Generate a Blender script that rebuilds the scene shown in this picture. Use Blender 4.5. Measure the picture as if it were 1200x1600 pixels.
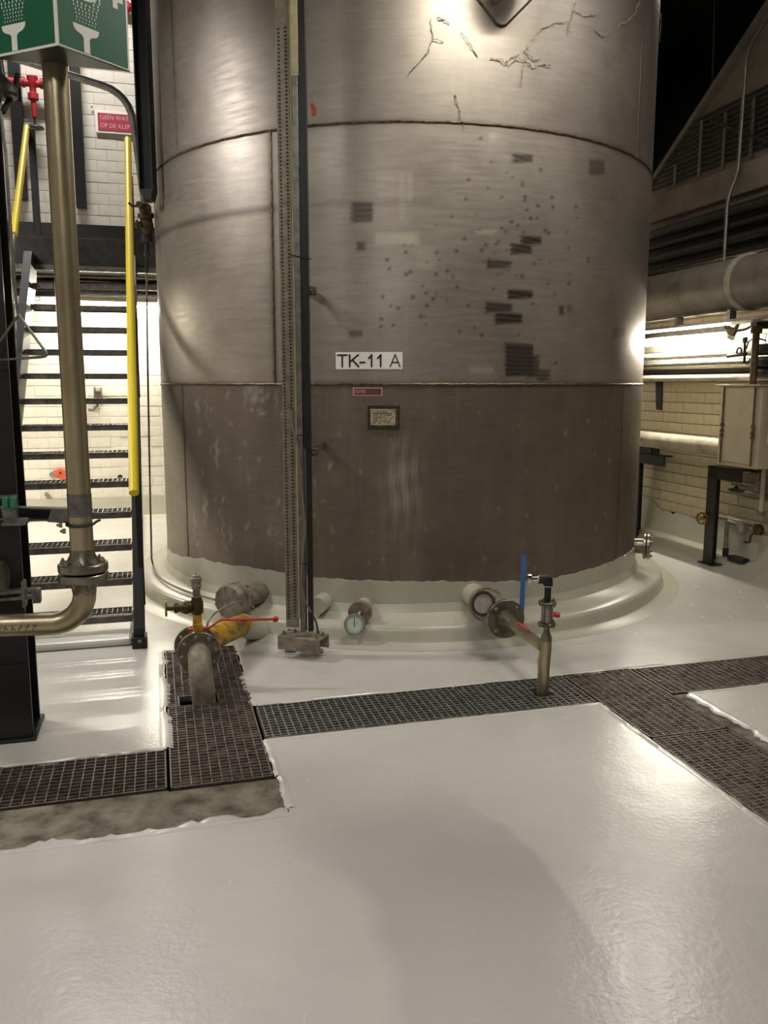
import bpy, math, random
import numpy as np
from mathutils import Vector, Matrix

random.seed(7)
rng = np.random.default_rng(7)
for o in list(bpy.data.objects):
    bpy.data.objects.remove(o)
SC = bpy.context.scene
COL = SC.collection

# ------------------------------------------------------------------ camera
FPX, PITCH, EYE = 1300.0, math.radians(8.74), 1.6
CP, SP = math.cos(PITCH), math.sin(PITCH)
cam_d = bpy.data.cameras.new('camera')
cam = bpy.data.objects.new('camera', cam_d)
COL.objects.link(cam)
cam.location = (0, 0, EYE)
cam.rotation_euler = (math.pi / 2 - PITCH, 0, 0)
cam_d.sensor_fit = 'VERTICAL'
cam_d.sensor_height = 24.0
cam_d.lens = 24.0 * FPX / 1600.0
cam_d.clip_start = 0.05
cam_d.clip_end = 60
SC.camera = cam

# ------------------------------------------------------------------ view, world, lights
SC.view_settings.view_transform = 'Standard'
SC.view_settings.look = 'None'
SC.view_settings.gamma = 1.0
SC.view_settings.use_curve_mapping = False
SC.view_settings.exposure = 0.22
W = bpy.data.worlds.new('hall_dark')
SC.world = W
W.use_nodes = True
W.node_tree.nodes['Background'].inputs[0].default_value = (0.012, 0.012, 0.013, 1)
W.node_tree.nodes['Background'].inputs[1].default_value = 1.0

TH = math.radians(15.2)                       # the building grid is turned by this against the view
CT, ST = math.cos(TH), math.sin(TH)


def L(e1, e2, z=0.0):
    return Vector((e1 * CT - e2 * ST, e1 * ST + e2 * CT, z))


def area(name, loc, energy, sx, sy, color, rot=(0, 0, 0)):
    d = bpy.data.lights.new(name, 'AREA')
    d.shape = 'RECTANGLE'
    d.size, d.size_y = sx, sy
    d.energy = energy
    d.color = color
    o = bpy.data.objects.new(name, d)
    COL.objects.link(o)
    o.location = loc
    o.rotation_euler = rot
    return o


WARM = (1.0, 0.93, 0.80)
NEUT = (1.0, 0.95, 0.90)
WARM2 = (1.0, 0.9, 0.72)
# hall fluorescents and unseen fill lamps (fixtures are built further down): (e1, e2, z, watts, colour)
HALL_AND_FILL_LAMPS = [(2.05, 4.0, 4.3, 42, WARM), (-2.6, 5.6, 4.3, 105, NEUT), (-0.9, -0.4, 4.6, 62, NEUT),  # last one is an unseen fill, placed to light the tank front
              (6.6, 9.3, 6.6, 120, WARM), (-3.2, 1.5, 5.0, 48, NEUT), (3.6, 2.0, 5.0, 10, WARM),
              (-0.9, 9.1, 6.4, 80, NEUT), (4.6, 3.5, 5.2, 30, NEUT), (-2.35, 8.3, 2.35, 90, WARM2)]  # last two added out of view to brighten upper wall and stair wall
for a_, b_, z_, w_, c_ in HALL_AND_FILL_LAMPS:
    area('hall_and_fill_light', L(a_, b_, z_), w_, 1.15, 0.16, c_, (0, 0, TH))


# ------------------------------------------------------------------ rays of the survey (pixel -> point on a real plane)
def ray(u, v):
    a = (u - 600) / FPX
    b = (800 - v) / FPX
    return Vector((a, CP + b * SP, -SP + b * CP))


def P(u, v, Y):
    d = ray(u, v)
    return d * (Y / d.y) + Vector((0, 0, EYE))


def FL(u, v, z=0.0):
    d = ray(u, v)
    return d * ((z - EYE) / d.z) + Vector((0, 0, EYE))


def toE(p):
    return (p.x * CT + p.y * ST, -p.x * ST + p.y * CT, p.z)


def onE2(u, v, e2):
    d = ray(u, v)
    return d * (e2 / (-d.x * ST + d.y * CT)) + Vector((0, 0, EYE))


def onE1(u, v, e1):
    d = ray(u, v)
    return d * (e1 / (d.x * CT + d.y * ST)) + Vector((0, 0, EYE))


TC = Vector((0.14, 7.2, 0))                    # tank axis
TR = 1.98


def onTank(u, v, R=TR):
    d = ray(u, v)
    ox, oy = -TC.x, -TC.y
    A = d.x ** 2 + d.y ** 2
    B = 2 * (ox * d.x + oy * d.y)
    C = ox * ox + oy * oy - R * R
    D = max(B * B - 4 * A * C, 0)
    t = (-B - math.sqrt(D)) / (2 * A)
    p = d * t + Vector((0, 0, EYE))
    return math.atan2(p.x - TC.x, TC.y - p.y), p.z


def TP(t, z, off=0.0):
    return Vector((TC.x + (TR + off) * math.sin(t), TC.y - (TR + off) * math.cos(t), z))


# ------------------------------------------------------------------ materials
def lin(c):
    return tuple((x / 255 / 12.92 if x / 255 <= 0.04045 else ((x / 255 + 0.055) / 1.055) ** 2.4) for x in c)


def nodes_of(name):
    m = bpy.data.materials.new(name)
    m.use_nodes = True
    nt = m.node_tree
    return m, nt, nt.nodes['Principled BSDF']


def N(nt, typ, **kw):
    n = nt.nodes.new(typ)
    for k, v in kw.items():
        setattr(n, k, v)
    return n


def noise(nt, vec, scale, detail=4, rough=0.55, dist=0.0):
    n = N(nt, 'ShaderNodeTexNoise')
    n.inputs['Scale'].default_value = scale
    n.inputs['Detail'].default_value = detail
    n.inputs['Roughness'].default_value = rough
    n.inputs['Distortion'].default_value = dist
    nt.links.new(vec, n.inputs['Vector'])
    return n.outputs['Fac']


def ramp(nt, fac, a, b, c0=(0, 0, 0, 1), c1=(1, 1, 1, 1)):
    r = N(nt, 'ShaderNodeValToRGB')
    r.color_ramp.elements[0].position = a
    r.color_ramp.elements[1].position = b
    r.color_ramp.elements[0].color = c0
    r.color_ramp.elements[1].color = c1
    nt.links.new(fac, r.inputs['Fac'])
    return r.outputs['Color']


def mixc(nt, fac, a, b, mode='MIX'):
    m = N(nt, 'ShaderNodeMix', data_type='RGBA', blend_type=mode)
    for sock, val in ((m.inputs[0], fac), (m.inputs[6], a), (m.inputs[7], b)):
        if hasattr(val, 'is_output'):
            nt.links.new(val, sock)
        elif isinstance(val, (int, float)):
            sock.default_value = val
        else:
            sock.default_value = (*val[:3], 1)
    return m.outputs[2]


def maths(nt, op, a, b=None):
    m = N(nt, 'ShaderNodeMath', operation=op)
    for i, val in enumerate((a, b)):
        if val is None:
            continue
        if hasattr(val, 'is_output'):
            nt.links.new(val, m.inputs[i])
        else:
            m.inputs[i].default_value = val
    return m.outputs[0]


def bump(nt, bsdf, h, strength, dist=0.01):
    b = N(nt, 'ShaderNodeBump')
    b.inputs['Strength'].default_value = strength
    b.inputs['Distance'].default_value = dist
    nt.links.new(h, b.inputs['Height'])
    nt.links.new(b.outputs['Normal'], bsdf.inputs['Normal'])


def objvec(nt, scale=(1, 1, 1)):
    tc = N(nt, 'ShaderNodeTexCoord')
    mp = N(nt, 'ShaderNodeMapping')
    mp.inputs['Scale'].default_value = scale
    nt.links.new(tc.outputs['Object'], mp.inputs['Vector'])
    return mp.outputs['Vector']


def mat(name, c, c2=None, rough=0.5, metal=0.0, sc=12, lo=0.4, hi=0.65, bmp=0.0, bsc=60, spec=0.5, coat=0.0, sv=(1, 1, 1)):
    m, nt, b = nodes_of(name)
    v = objvec(nt, sv)
    c = lin(c)
    if c2 is not None:
        f = ramp(nt, noise(nt, v, sc, 5, 0.6), lo, hi)
        nt.links.new(mixc(nt, f, c, lin(c2)), b.inputs['Base Color'])
    else:
        b.inputs['Base Color'].default_value = (*c, 1)
    b.inputs['Roughness'].default_value = rough
    b.inputs['Metallic'].default_value = metal
    b.inputs['Specular IOR Level'].default_value = spec
    b.inputs['Coat Weight'].default_value = coat
    if bmp:
        bump(nt, b, noise(nt, v, bsc, 5, 0.6), bmp, 0.006)
    return m


def emit(name, c, s):
    m, nt, b = nodes_of(name)
    b.inputs['Base Color'].default_value = (0.9, 0.9, 0.9, 1)
    b.inputs['Emission Color'].default_value = (*c, 1)
    b.inputs['Emission Strength'].default_value = s
    return m


M = {}
# painted epoxy floor: off-white, glossy, two coats of slightly different tone
m, nt, b = nodes_of('floor_epoxy')
v = objvec(nt)
n1 = noise(nt, v, 1.1, 3, 0.5)
n2 = noise(nt, objvec(nt, (7, 1.5, 1)), 3.0, 2, 0.4)
n3 = noise(nt, objvec(nt, (2.0, 5.0, 1)), 3.0, 6, 0.65)
col = mixc(nt, ramp(nt, n1, 0.35, 0.7), lin((208, 206, 199)), lin((196, 194, 188)))
col = mixc(nt, maths(nt, 'MULTIPLY', n3, 0.35), col, lin((160, 157, 150)))
sep = N(nt, 'ShaderNodeSeparateXYZ')
tcn = N(nt, 'ShaderNodeTexCoord')
nt.links.new(tcn.outputs['Object'], sep.inputs[0])
wob = maths(nt, 'MULTIPLY', maths(nt, 'SUBTRACT', noise(nt, v, 3.5, 3, 0.5), 0.5), 0.14)


def circ(cx, cy, r, soft):
    dx = maths(nt, 'SUBTRACT', sep.outputs[0], cx)
    dy = maths(nt, 'SUBTRACT', sep.outputs[1], cy)
    d = maths(nt, 'SQRT', maths(nt, 'ADD', maths(nt, 'MULTIPLY', dx, dx), maths(nt, 'MULTIPLY', dy, dy)))
    d = maths(nt, 'ADD', d, wob)
    mr = N(nt, 'ShaderNodeMapRange')
    nt.links.new(d, mr.inputs[0])
    mr.inputs[1].default_value = r - soft
    mr.inputs[2].default_value = r + soft
    mr.inputs[3].default_value = 1
    mr.inputs[4].default_value = 0
    return mr.outputs[0]


patch = maths(nt, 'MULTIPLY', circ(-1.04, 2.03, 1.675, 0.015), maths(nt, 'SUBTRACT', 1.0, circ(-0.93, 1.95, 0.964, 0.04)))
patch = maths(nt, 'MULTIPLY', patch, circ(0.4, 2.1, 0.8, 0.3))
col = mixc(nt, maths(nt, 'MULTIPLY', patch, 0.75), col, lin((164, 159, 163)))
lil = circ(-0.2, 1.3, 1.7, 0.9)
col = mixc(nt, maths(nt, 'MULTIPLY', lil, 0.45), col, lin((180, 174, 176)))
nt.links.new(col, b.inputs['Base Color'])
nt.links.new(maths(nt, 'ADD', maths(nt, 'MULTIPLY', n2, 0.1), 0.2), b.inputs['Roughness'])
hgt = maths(nt, 'ADD', maths(nt, 'MULTIPLY', noise(nt, v, 5, 2, 0.4), 0.5), maths(nt, 'MULTIPLY', noise(nt, v, 45, 3, 0.55), 0.17))
bump(nt, b, hgt, 0.5, 0.012)
M['floor'] = m

# stainless tank plate with painted-in wear and tints (colour attribute: r dark marks, g pale marks, b brown tint)


def steel(name, c, c2, rough, metal):
    m, nt, b = nodes_of(name)
    v = objvec(nt)
    vs = objvec(nt, (1.0, 1.0, 9.0))
    vv = objvec(nt, (5.0, 5.0, 0.5))
    base = mixc(nt, ramp(nt, noise(nt, v, 1.6, 5, 0.6, 0.4), 0.3, 0.72), lin(c), lin(c2))
    base = mixc(nt, ramp(nt, noise(nt, vs, 6.0, 6, 0.65), 0.35, 0.75), base, (0.84, 0.83, 0.81), 'MULTIPLY')
    base = mixc(nt, maths(nt, 'MULTIPLY', ramp(nt, noise(nt, vv, 2.0, 5, 0.7), 0.5, 0.8), 0.25), base, lin((168, 162, 150)))
    at = N(nt, 'ShaderNodeAttribute', attribute_name='wear')
    sp = N(nt, 'ShaderNodeSeparateColor')
    nt.links.new(at.outputs['Color'], sp.inputs[0])
    base = mixc(nt, sp.outputs[2], base, lin((74, 62, 50)))
    base = mixc(nt, sp.outputs[0], base, lin((52, 46, 40)))
    base = mixc(nt, sp.outputs[1], base, lin((196, 190, 176)))
    nt.links.new(base, b.inputs['Base Color'])
    b.inputs['Metallic'].default_value = metal
    r = maths(nt, 'ADD', maths(nt, 'MULTIPLY', noise(nt, vs, 5, 5, 0.6), 0.22), rough - 0.11)
    r = maths(nt, 'ADD', r, maths(nt, 'MULTIPLY', sp.outputs[1], 0.15))
    nt.links.new(r, b.inputs['Roughness'])
    h = maths(nt, 'ADD', noise(nt, v, 1.4, 2, 0.4), maths(nt, 'MULTIPLY', noise(nt, vs, 25, 3, 0.6), 0.008))
    bump(nt, b, h, 0.25, 0.03)
    return m


M['steel_mid'] = steel('tank_steel_middle', (186, 179, 170), (160, 152, 143), 0.42, 0.8)
M['steel_top'] = steel('tank_steel_upper', (172, 165, 156), (146, 138, 130), 0.46, 0.8)
M['steel_low'] = steel('tank_steel_lower', (132, 122, 111), (110, 101, 92), 0.46, 0.6)
M['weld'] = mat('weld_bead', (120, 104, 84), (70, 56, 44), 0.45, 0.7, 40)
M['coat'] = mat('coating_grey', (186, 184, 168), (172, 170, 155), 0.3, 0, 3, 0.35, 0.7, 0.35, 9, 0.5)
M['bars'] = mat('grating_steel', (128, 118, 110), (92, 84, 80), 0.55, 0.55, 30)
M['barsg'] = mat('grating_steel_grey', (138, 136, 130), (100, 98, 94), 0.55, 0.55, 30)
M['dirt'] = mat('grating_dirt', (88, 78, 71), (60, 53, 49), 0.9, 0, 25, 0.3, 0.7, 0.6, 60)
M['conc'] = mat('rough_concrete', (140, 132, 116), (76, 69, 59), 0.9, 0, 7, 0.38, 0.64, 1.0, 55)
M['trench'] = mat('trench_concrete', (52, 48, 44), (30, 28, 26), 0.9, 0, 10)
M['brick_w'] = mat('white_painted_brick', (226, 222, 210), (206, 201, 188), 0.6, 0, 5, 0.35, 0.7, 0.3, 40)
M['brick_c'] = mat('cream_painted_brick', (198, 188, 160), (176, 166, 140), 0.6, 0, 5, 0.35, 0.7, 0.3, 40)
M['mortar_w'] = mat('white_painted_joint', (218, 213, 200), (200, 194, 180), 0.7, 0, 8)
M['mortar_c'] = mat('cream_painted_joint', (128, 114, 90), (104, 92, 70), 0.7, 0, 8)
M['wall'] = mat('painted_wall', (170, 164, 150), (150, 144, 130), 0.7, 0, 1.5)
M['wall_up'] = mat('raw_concrete_wall', (140, 130, 118), (108, 99, 90), 0.8, 0, 2.5, 0.35, 0.7, 0.3, 20)
M['dark'] = mat('void_dark', (16, 16, 18), None, 0.95, 0)
M['ceil'] = mat('dark_ceiling', (22, 22, 23), None, 0.95, 0)
M['black'] = mat('black_painted_steel', (24, 24, 26), (36, 35, 35), 0.42, 0.1, 6, 0.45, 0.8, 0.15, 40)
M['dark_steel'] = mat('dark_grey_steel', (58, 56, 54), (40, 38, 37), 0.5, 0.4, 14)
M['galv'] = mat('galvanised_steel', (132, 130, 124), (104, 101, 96), 0.42, 0.75, 22)
M['tread'] = mat('stair_tread_steel', (118, 114, 108), (84, 80, 76), 0.5, 0.5, 24)
M['pipe'] = mat('tarnished_stainless_pipe', (196, 184, 154), (150, 138, 110), 0.34, 0.85, 5, 0.35, 0.7, 0.1, 30, sv=(1, 1, 0.35))
M['ss'] = mat('stainless_fitting', (150, 145, 132), (112, 106, 94), 0.33, 0.85, 14)
M['dull'] = mat('dirty_cast_metal', (158, 150, 134), (106, 98, 84), 0.6, 0.35, 16, 0.35, 0.7, 0.5, 40)
M['chrome'] = mat('chrome', (215, 215, 212), None, 0.12, 1.0)
M['brass'] = mat('tarnished_brass', (160, 128, 60), (104, 84, 46), 0.4, 0.8, 30)
M['darkbrass'] = mat('dark_brass', (92, 78, 52), (60, 52, 38), 0.45, 0.7, 30)
M['yellow'] = mat('yellow_paint', (222, 196, 30), (206, 178, 24), 0.42, 0, 9)
M['yrail'] = mat('chipped_yellow_paint', (228, 204, 34), (50, 44, 24), 0.4, 0, 26, 0.68, 0.71, sv=(1, 1, 0.5))
M['yvalve'] = mat('worn_yellow_paint', (190, 146, 30), (112, 96, 68), 0.5, 0, 14, 0.48, 0.6)
M['red'] = mat('red_lever_paint', (190, 40, 40), (170, 50, 46), 0.4, 0, 20)
M['redpipe'] = mat('red_pipe_paint', (170, 34, 48), (140, 30, 42), 0.5, 0, 20)
M['orange'] = mat('orange_plastic', (214, 96, 60), (190, 84, 60), 0.5)
M['blue'] = mat('blue_plastic_strip', (36, 84, 140), (30, 70, 120), 0.4)
M['green'] = mat('safety_green', (26, 100, 72), None, 0.32)
M['white'] = mat('sign_white', (244, 242, 238), None, 0.4)
M['blackprint'] = mat('black_print', (18, 18, 20), None, 0.5)
M['signred'] = mat('faded_red_sign', (176, 62, 78), (160, 54, 72), 0.5, 0, 6)
M['pink'] = mat('faded_pink_letter', (226, 176, 178), None, 0.5)
M['brown'] = mat('brown_label', (104, 62, 50), (96, 58, 48), 0.5)
M['plate'] = mat('engraved_nameplate', (196, 186, 156), (176, 166, 138), 0.35, 0.3, 30)
M['dial'] = mat('dial_face', (190, 204, 188), None, 0.25)
M['glass'] = mat('cloudy_glass', (164, 156, 150), (138, 130, 122), 0.2, 0.0, 20)
M['insul'] = mat('pipe_lagging', (178, 170, 150), (140, 132, 114), 0.6, 0.1, 7, 0.4, 0.7, 0.3, 25)
M['duct'] = mat('grey_lagged_duct', (128, 122, 112), (104, 98, 90), 0.55, 0.25, 4)
M['cab'] = mat('cabinet_paint', (190, 178, 154), (174, 163, 140), 0.5, 0, 3)
M['rod'] = mat('rusty_rod', (112, 92, 66), (80, 66, 48), 0.6, 0.4, 20)
M['web'] = mat('dusty_cobweb', (176, 162, 140), (110, 98, 82), 0.9, 0, 30)
M['cable'] = mat('grey_cable', (112, 106, 94), None, 0.5)
M['blackcable'] = mat('black_cable', (22, 22, 22), None, 0.5)
M['tube'] = emit('fluorescent_tube', (1.0, 0.94, 0.78), 420)
M['tube_r'] = emit('fluorescent_tube_wall', (1.0, 0.94, 0.8), 240)
M['tube_hall'] = emit('hall_tube', (1.0, 0.95, 0.85), 4)
M['teal'] = mat('teal_clamp', (52, 122, 100), None, 0.5)
M['scale'] = mat('gauge_scale_strip', (150, 144, 122), (122, 116, 98), 0.45, 0.4, 20)
M['offwhite'] = mat('offwhite_strip', (186, 178, 140), (166, 158, 122), 0.5, 0, 12)


# ------------------------------------------------------------------ mesh builder
def frame(axis):
    a = Vector(axis).normalized()
    t = Vector((0, 0, 1)) if abs(a.z) < 0.9 else Vector((1, 0, 0))
    x = t.cross(a).normalized()
    return x, a.cross(x), a


EX, EY, EZ = L(1, 0), L(0, 1), Vector((0, 0, 1))


class MB:
    def __init__(s):
        s.v, s.f = [], []

    def add(s, vs, fs):
        o = len(s.v)
        s.v += [Vector(p) for p in vs]
        s.f += [tuple(i + o for i in f) for f in fs]
        return s

    def box(s, c, sx, sy, sz, ax=None):
        """centre, full sizes along the axes (building grid by default)"""
        a, b, d = ax or (EX, EY, EZ)
        c = Vector(c)
        vs = [c + a * (sx / 2 * i) + b * (sy / 2 * j) + d * (sz / 2 * k) for i in (-1, 1) for j in (-1, 1) for k in (-1, 1)]
        return s.add(vs, [(0, 1, 3, 2), (4, 6, 7, 5), (0, 4, 5, 1), (2, 3, 7, 6), (0, 2, 6, 4), (1, 5, 7, 3)])

    def ebox(s, a0, a1, b0, b1, z0, z1):
        return s.box(L((a0 + a1) / 2, (b0 + b1) / 2, (z0 + z1) / 2), abs(a1 - a0), abs(b1 - b0), abs(z1 - z0))

    def bar(s, p0, p1, w, h, up=EZ):
        p0, p1 = Vector(p0), Vector(p1)
        a = (p1 - p0).normalized()
        x = a.cross(Vector(up))
        if x.length < 1e-4:
            x = a.cross(EX)
        x.normalize()
        y = x.cross(a)
        return s.box((p0 + p1) / 2, (p1 - p0).length, w, h, (a, x, y))

    def lathe(s, o, axis, prof, n=24, caps=True):
        x, y, a = frame(axis)
        o = Vector(o)
        vs, fs = [], []
        for d, r in prof:
            for k in range(n):
                t = 2 * math.pi * k / n
                vs.append(o + a * d + (x * math.cos(t) + y * math.sin(t)) * r)
        for i in range(len(prof) - 1):
            for k in range(n):
                k2 = (k + 1) % n
                fs.append((i * n + k, i * n + k2, (i + 1) * n + k2, (i + 1) * n + k))
        if caps:
            fs.append(tuple(range(n))[::-1])
            fs.append(tuple((len(prof) - 1) * n + k for k in range(n)))
        return s.add(vs, fs)

    def cyl(s, p0, p1, r, r1=None, n=20):
        p0, p1 = Vector(p0), Vector(p1)
        return s.lathe(p0, p1 - p0, [(0, r), ((p1 - p0).length, r if r1 is None else r1)], n)

    def tube(s, pts, r, n=10, closed=False, radii=None):
        pts = [Vector(p) for p in pts]
        m = len(pts)
        vs, fs = [], []
        x = None
        for i, p in enumerate(pts):
            if closed:
                t = pts[(i + 1) % m] - pts[i - 1]
            else:
                t = pts[min(i + 1, m - 1)] - pts[max(i - 1, 0)]
            t.normalize()
            if x is None:
                x = frame(t)[0]
            x = (x - t * x.dot(t)).normalized()
            y = t.cross(x)
            rr = radii[i] if radii else r
            for k in range(n):
                a = 2 * math.pi * k / n
                vs.append(p + (x * math.cos(a) + y * math.sin(a)) * rr)
        for i in range(m if closed else m - 1):
            j = (i + 1) % m
            for k in range(n):
                k2 = (k + 1) % n
                fs.append((i * n + k, i * n + k2, j * n + k2, j * n + k))
        if not closed:
            fs.append(tuple(range(n))[::-1])
            fs.append(tuple((m - 1) * n + k for k in range(n)))
        return s.add(vs, fs)

    def ring(s, c, axis, R, r, n=28, m=8):
        x, y, a = frame(axis)
        return s.tube([Vector(c) + (x * math.cos(2 * math.pi * k / n) + y * math.sin(2 * math.pi * k / n)) * R for k in range(n)], r, m, True)

    def prism(s, poly, vec):
        poly = [Vector(p) for p in poly]
        n = len(poly)
        vec = Vector(vec)
        return s.add(poly + [p + vec for p in poly], [tuple(range(n))[::-1], tuple(range(n, 2 * n))] + [(i, (i + 1) % n, n + (i + 1) % n, n + i) for i in range(n)])

    def mesh(s, name, material, org=Vector((0, 0, 0)), smooth=True):
        me = bpy.data.meshes.new(name)
        me.from_pydata([tuple(p - org) for p in s.v], [], s.f)
        me.materials.append(material)
        import bmesh
        bm = bmesh.new()
        bm.from_mesh(me)
        bmesh.ops.recalc_face_normals(bm, faces=bm.faces)
        bm.to_mesh(me)
        bm.free()
        if smooth:
            me.polygons.foreach_set('use_smooth', [True] * len(me.polygons))
            me.set_sharp_from_angle(angle=math.radians(38))
        me.update()
        return me

    def build(s, name, material, parent=None, bevel=0.0, kind=None, smooth=True):
        material = M[material] if isinstance(material, str) else material
        org = worg(parent) if parent else Vector((0, 0, 0))
        o = bpy.data.objects.new(name, s.mesh(name, material, org, smooth))
        COL.objects.link(o)
        if parent:
            o.parent = parent
        if bevel:
            md = o.modifiers.new('bevel', 'BEVEL')
            md.width = bevel
            md.segments = 2
            md.limit_method = 'ANGLE'
        if kind:
            o['kind'] = kind
        return o


def worg(o):
    p = Vector((0, 0, 0))
    while o:
        p += o.location
        o = o.parent
    return p


def empty(name, loc, label, cat, group=None):
    o = bpy.data.objects.new(name, None)
    COL.objects.link(o)
    o.location = loc
    o.empty_display_size = 0.1
    return tag(o, label, cat, group)


def tag(o, label, cat, group=None):
    o['label'] = label
    o['category'] = cat
    if group:
        o['group'] = group
    return o


def rebase(o, loc):
    """give a one-mesh thing an origin at its own base"""
    loc = Vector(loc)
    o.data.transform(Matrix.Translation(-loc))
    o.location = loc
    return o


def struct(o):
    o['kind'] = 'structure'
    return o


def inst(me, name, parent, mw, label=None):
    """a piece that shares mesh data, placed by a world matrix"""
    o = bpy.data.objects.new(name, me)
    COL.objects.link(o)
    if parent:
        o.parent = parent
        mw = Matrix.Translation(-worg(parent)) @ mw
    o.matrix_basis = mw
    return o


def mframe(c, axis):
    x, y, a = frame(axis)
    m = Matrix((x, y, a)).transposed().to_4x4()
    m.translation = Vector(c)
    return m


BOLT = MB().lathe((0, 0, 0), (0, 0, 1), [(0, 0.011), (0.013, 0.011), (0.013, 0.006), (0.022, 0.006)], 6).mesh('bolt', M['dull'])
BOLT_S = MB().lathe((0, 0, 0), (0, 0, 1), [(0, 0.007), (0.008, 0.007), (0.008, 0.004), (0.013, 0.004)], 6).mesh('bolt_small', M['ss'])


def flange(parent, c, axis, r, th, material, nb=8, pc=None, big=True, bore=0.0, phase=0.2, name='flange', bolts=True):
    """disc whose outer face lies at c, facing along axis"""
    x, y, a = frame(axis)
    c = Vector(c)
    o = MB().lathe(c - a * th, a, [(0, r - 0.003), (0.003, r), (th - 0.003, r), (th, r - 0.003), (th, max(bore, 0.001))], 36).build(name, material, parent)
    pc = pc or r * 0.78
    if bolts:
        for k in range(nb):
            t = 2 * math.pi * (k + phase) / nb
            inst(BOLT if big else BOLT_S, 'bolt', o, mframe(c + (x * math.cos(t) + y * math.sin(t)) * pc, a))
    return o


def text_mesh(body, size, mapper, name, material, parent, align='LEFT', spacing=1.0):
    cu = bpy.data.curves.new(name, 'FONT')
    cu.body = body
    cu.size = size
    cu.space_character = spacing
    cu.resolution_u = 3
    cu.align_x = align
    t = bpy.data.objects.new(name, cu)
    COL.objects.link(t)
    bpy.context.view_layer.update()
    me = bpy.data.meshes.new_from_object(t.evaluated_get(bpy.context.evaluated_depsgraph_get()))
    bpy.data.objects.remove(t)
    org = worg(parent)
    for vt in me.vertices:
        vt.co = mapper(vt.co.x, vt.co.y) - org
    me.materials.clear()
    me.materials.append(M[material])
    o = bpy.data.objects.new(name, me)
    COL.objects.link(o)
    o.parent = parent
    return o


# ================================================================== SETTING
# ---------------------------------------------------------------- floor with grating trenches
TRENCH = [(-6, -0.015, 3.235, 3.62), (-0.015, 0.415, 3.225, 5.05), (0.415, 2.115, 3.61, 4.02),
          (2.115, 2.54, 0.6, 4.03), (2.54, 5.0, 3.61, 4.01)]
STRIP = [(-6, 0.425, 2.93, 3.235), (2.54, 2.63, 0.6, 3.61)]
xs = sorted({-6, 9, 5.0} | {a for t in TRENCH + STRIP for a in t[:2]})
ys = sorted({-3.5, 16} | {a for t in TRENCH + STRIP for a in t[2:]})


def inside(rects, x, y):
    return any(a < x < b and c < y < d for a, b, c, d in rects)


fl, tr, cs = MB(), MB(), MB()
for i in range(len(xs) - 1):
    for j in range(len(ys) - 1):
        x0, x1, y0, y1 = xs[i], xs[i + 1], ys[j], ys[j + 1]
        cx, cy = (x0 + x1) / 2, (y0 + y1) / 2
        if inside(TRENCH, cx, cy):
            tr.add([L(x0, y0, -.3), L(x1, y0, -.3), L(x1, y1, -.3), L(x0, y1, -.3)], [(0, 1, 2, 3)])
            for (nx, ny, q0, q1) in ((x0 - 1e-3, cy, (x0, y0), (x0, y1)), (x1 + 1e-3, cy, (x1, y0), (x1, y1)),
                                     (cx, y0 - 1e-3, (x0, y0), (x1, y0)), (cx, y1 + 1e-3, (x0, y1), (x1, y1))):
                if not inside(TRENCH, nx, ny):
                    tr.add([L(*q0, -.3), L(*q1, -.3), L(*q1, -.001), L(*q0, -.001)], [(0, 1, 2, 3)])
        elif inside(STRIP, cx, cy):
            cs.add([L(x0, y0, -.006), L(x1, y0, -.006), L(x1, y1, -.006), L(x0, y1, -.006)], [(0, 1, 2, 3)])
        else:
            fl.add([L(x0, y0), L(x1, y0), L(x1, y1), L(x0, y1)], [(0, 1, 2, 3)])
floor = struct(fl.build('floor', 'floor', smooth=False))
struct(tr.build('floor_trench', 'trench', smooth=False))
kerb = struct(cs.build('floor_concrete_strip', 'conc', smooth=False))


# ragged lips where the coating runs over the edges
def lip(mb, p0, p1, nrm, w0, w1, z=0.004, step=0.022):
    p0, p1 = Vector((*p0, 0)), Vector((*p1, 0))
    n = max(2, int((p1 - p0).length / step))
    nn = Vector((*nrm, 0))
    top, out = [], []
    w = random.uniform(w0, w1)
    for k in range(n + 1):
        q = p0.lerp(p1, k / n)
        w = min(w1, max(w0, w + random.uniform(-.5, .5) * (w1 - w0)))
        a, c = q - nn * 0.03, q + nn * w
        top.append(a)
        out.append(c)
    vs = [L(p.x, p.y, 0.0005) for p in top] + [L(p.x + nn.x * -0.0, p.y, z) for p in [q.lerp(o, .6) for q, o in zip(top, out)]] + [L(p.x, p.y, -0.004) for p in out]
    m_ = n + 1
    fs = []
    for r in range(2):
        for k in range(n):
            fs.append((r * m_ + k, r * m_ + k + 1, (r + 1) * m_ + k + 1, (r + 1) * m_ + k))
    mb.add(vs, fs)


lp = MB()
for a in [((-6, 3.62), (-0.03, 3.62), (0, -1), .002, .02), ((-0.015, 3.63), (-0.015, 5.05), (1, 0), .0, .03),
          ((0.415, 4.03), (0.415, 5.05), (-1, 0), .0, .04), ((-.015, 5.05), (.415, 5.05), (0, -1), .0, .03),
          ((0.43, 4.02), (5.0, 4.02), (0, -1), .0, .012), ((0.43, 3.61), (2.11, 3.61), (0, 1), .0, .01),
          ((2.115, 0.6), (2.115, 3.6), (1, 0), .0, .014), ((0.415, 3.235), (0.415, 3.6), (-1, 0), .0, .012),
          ((-6, 2.93), (0.42, 2.93), (0, 1), .0, .05), ((0.425, 2.96), (0.425, 3.23), (-1, 0), .0, .012),
          ((2.63, 0.6), (2.63, 3.59), (-1, 0), .0, .035), ((2.64, 3.61), (5, 3.61), (0, 1), .0, .02)]:
    lip(lp, *a)
lp.build('coating_edge', 'floor', floor, kind='stuff')

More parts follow.
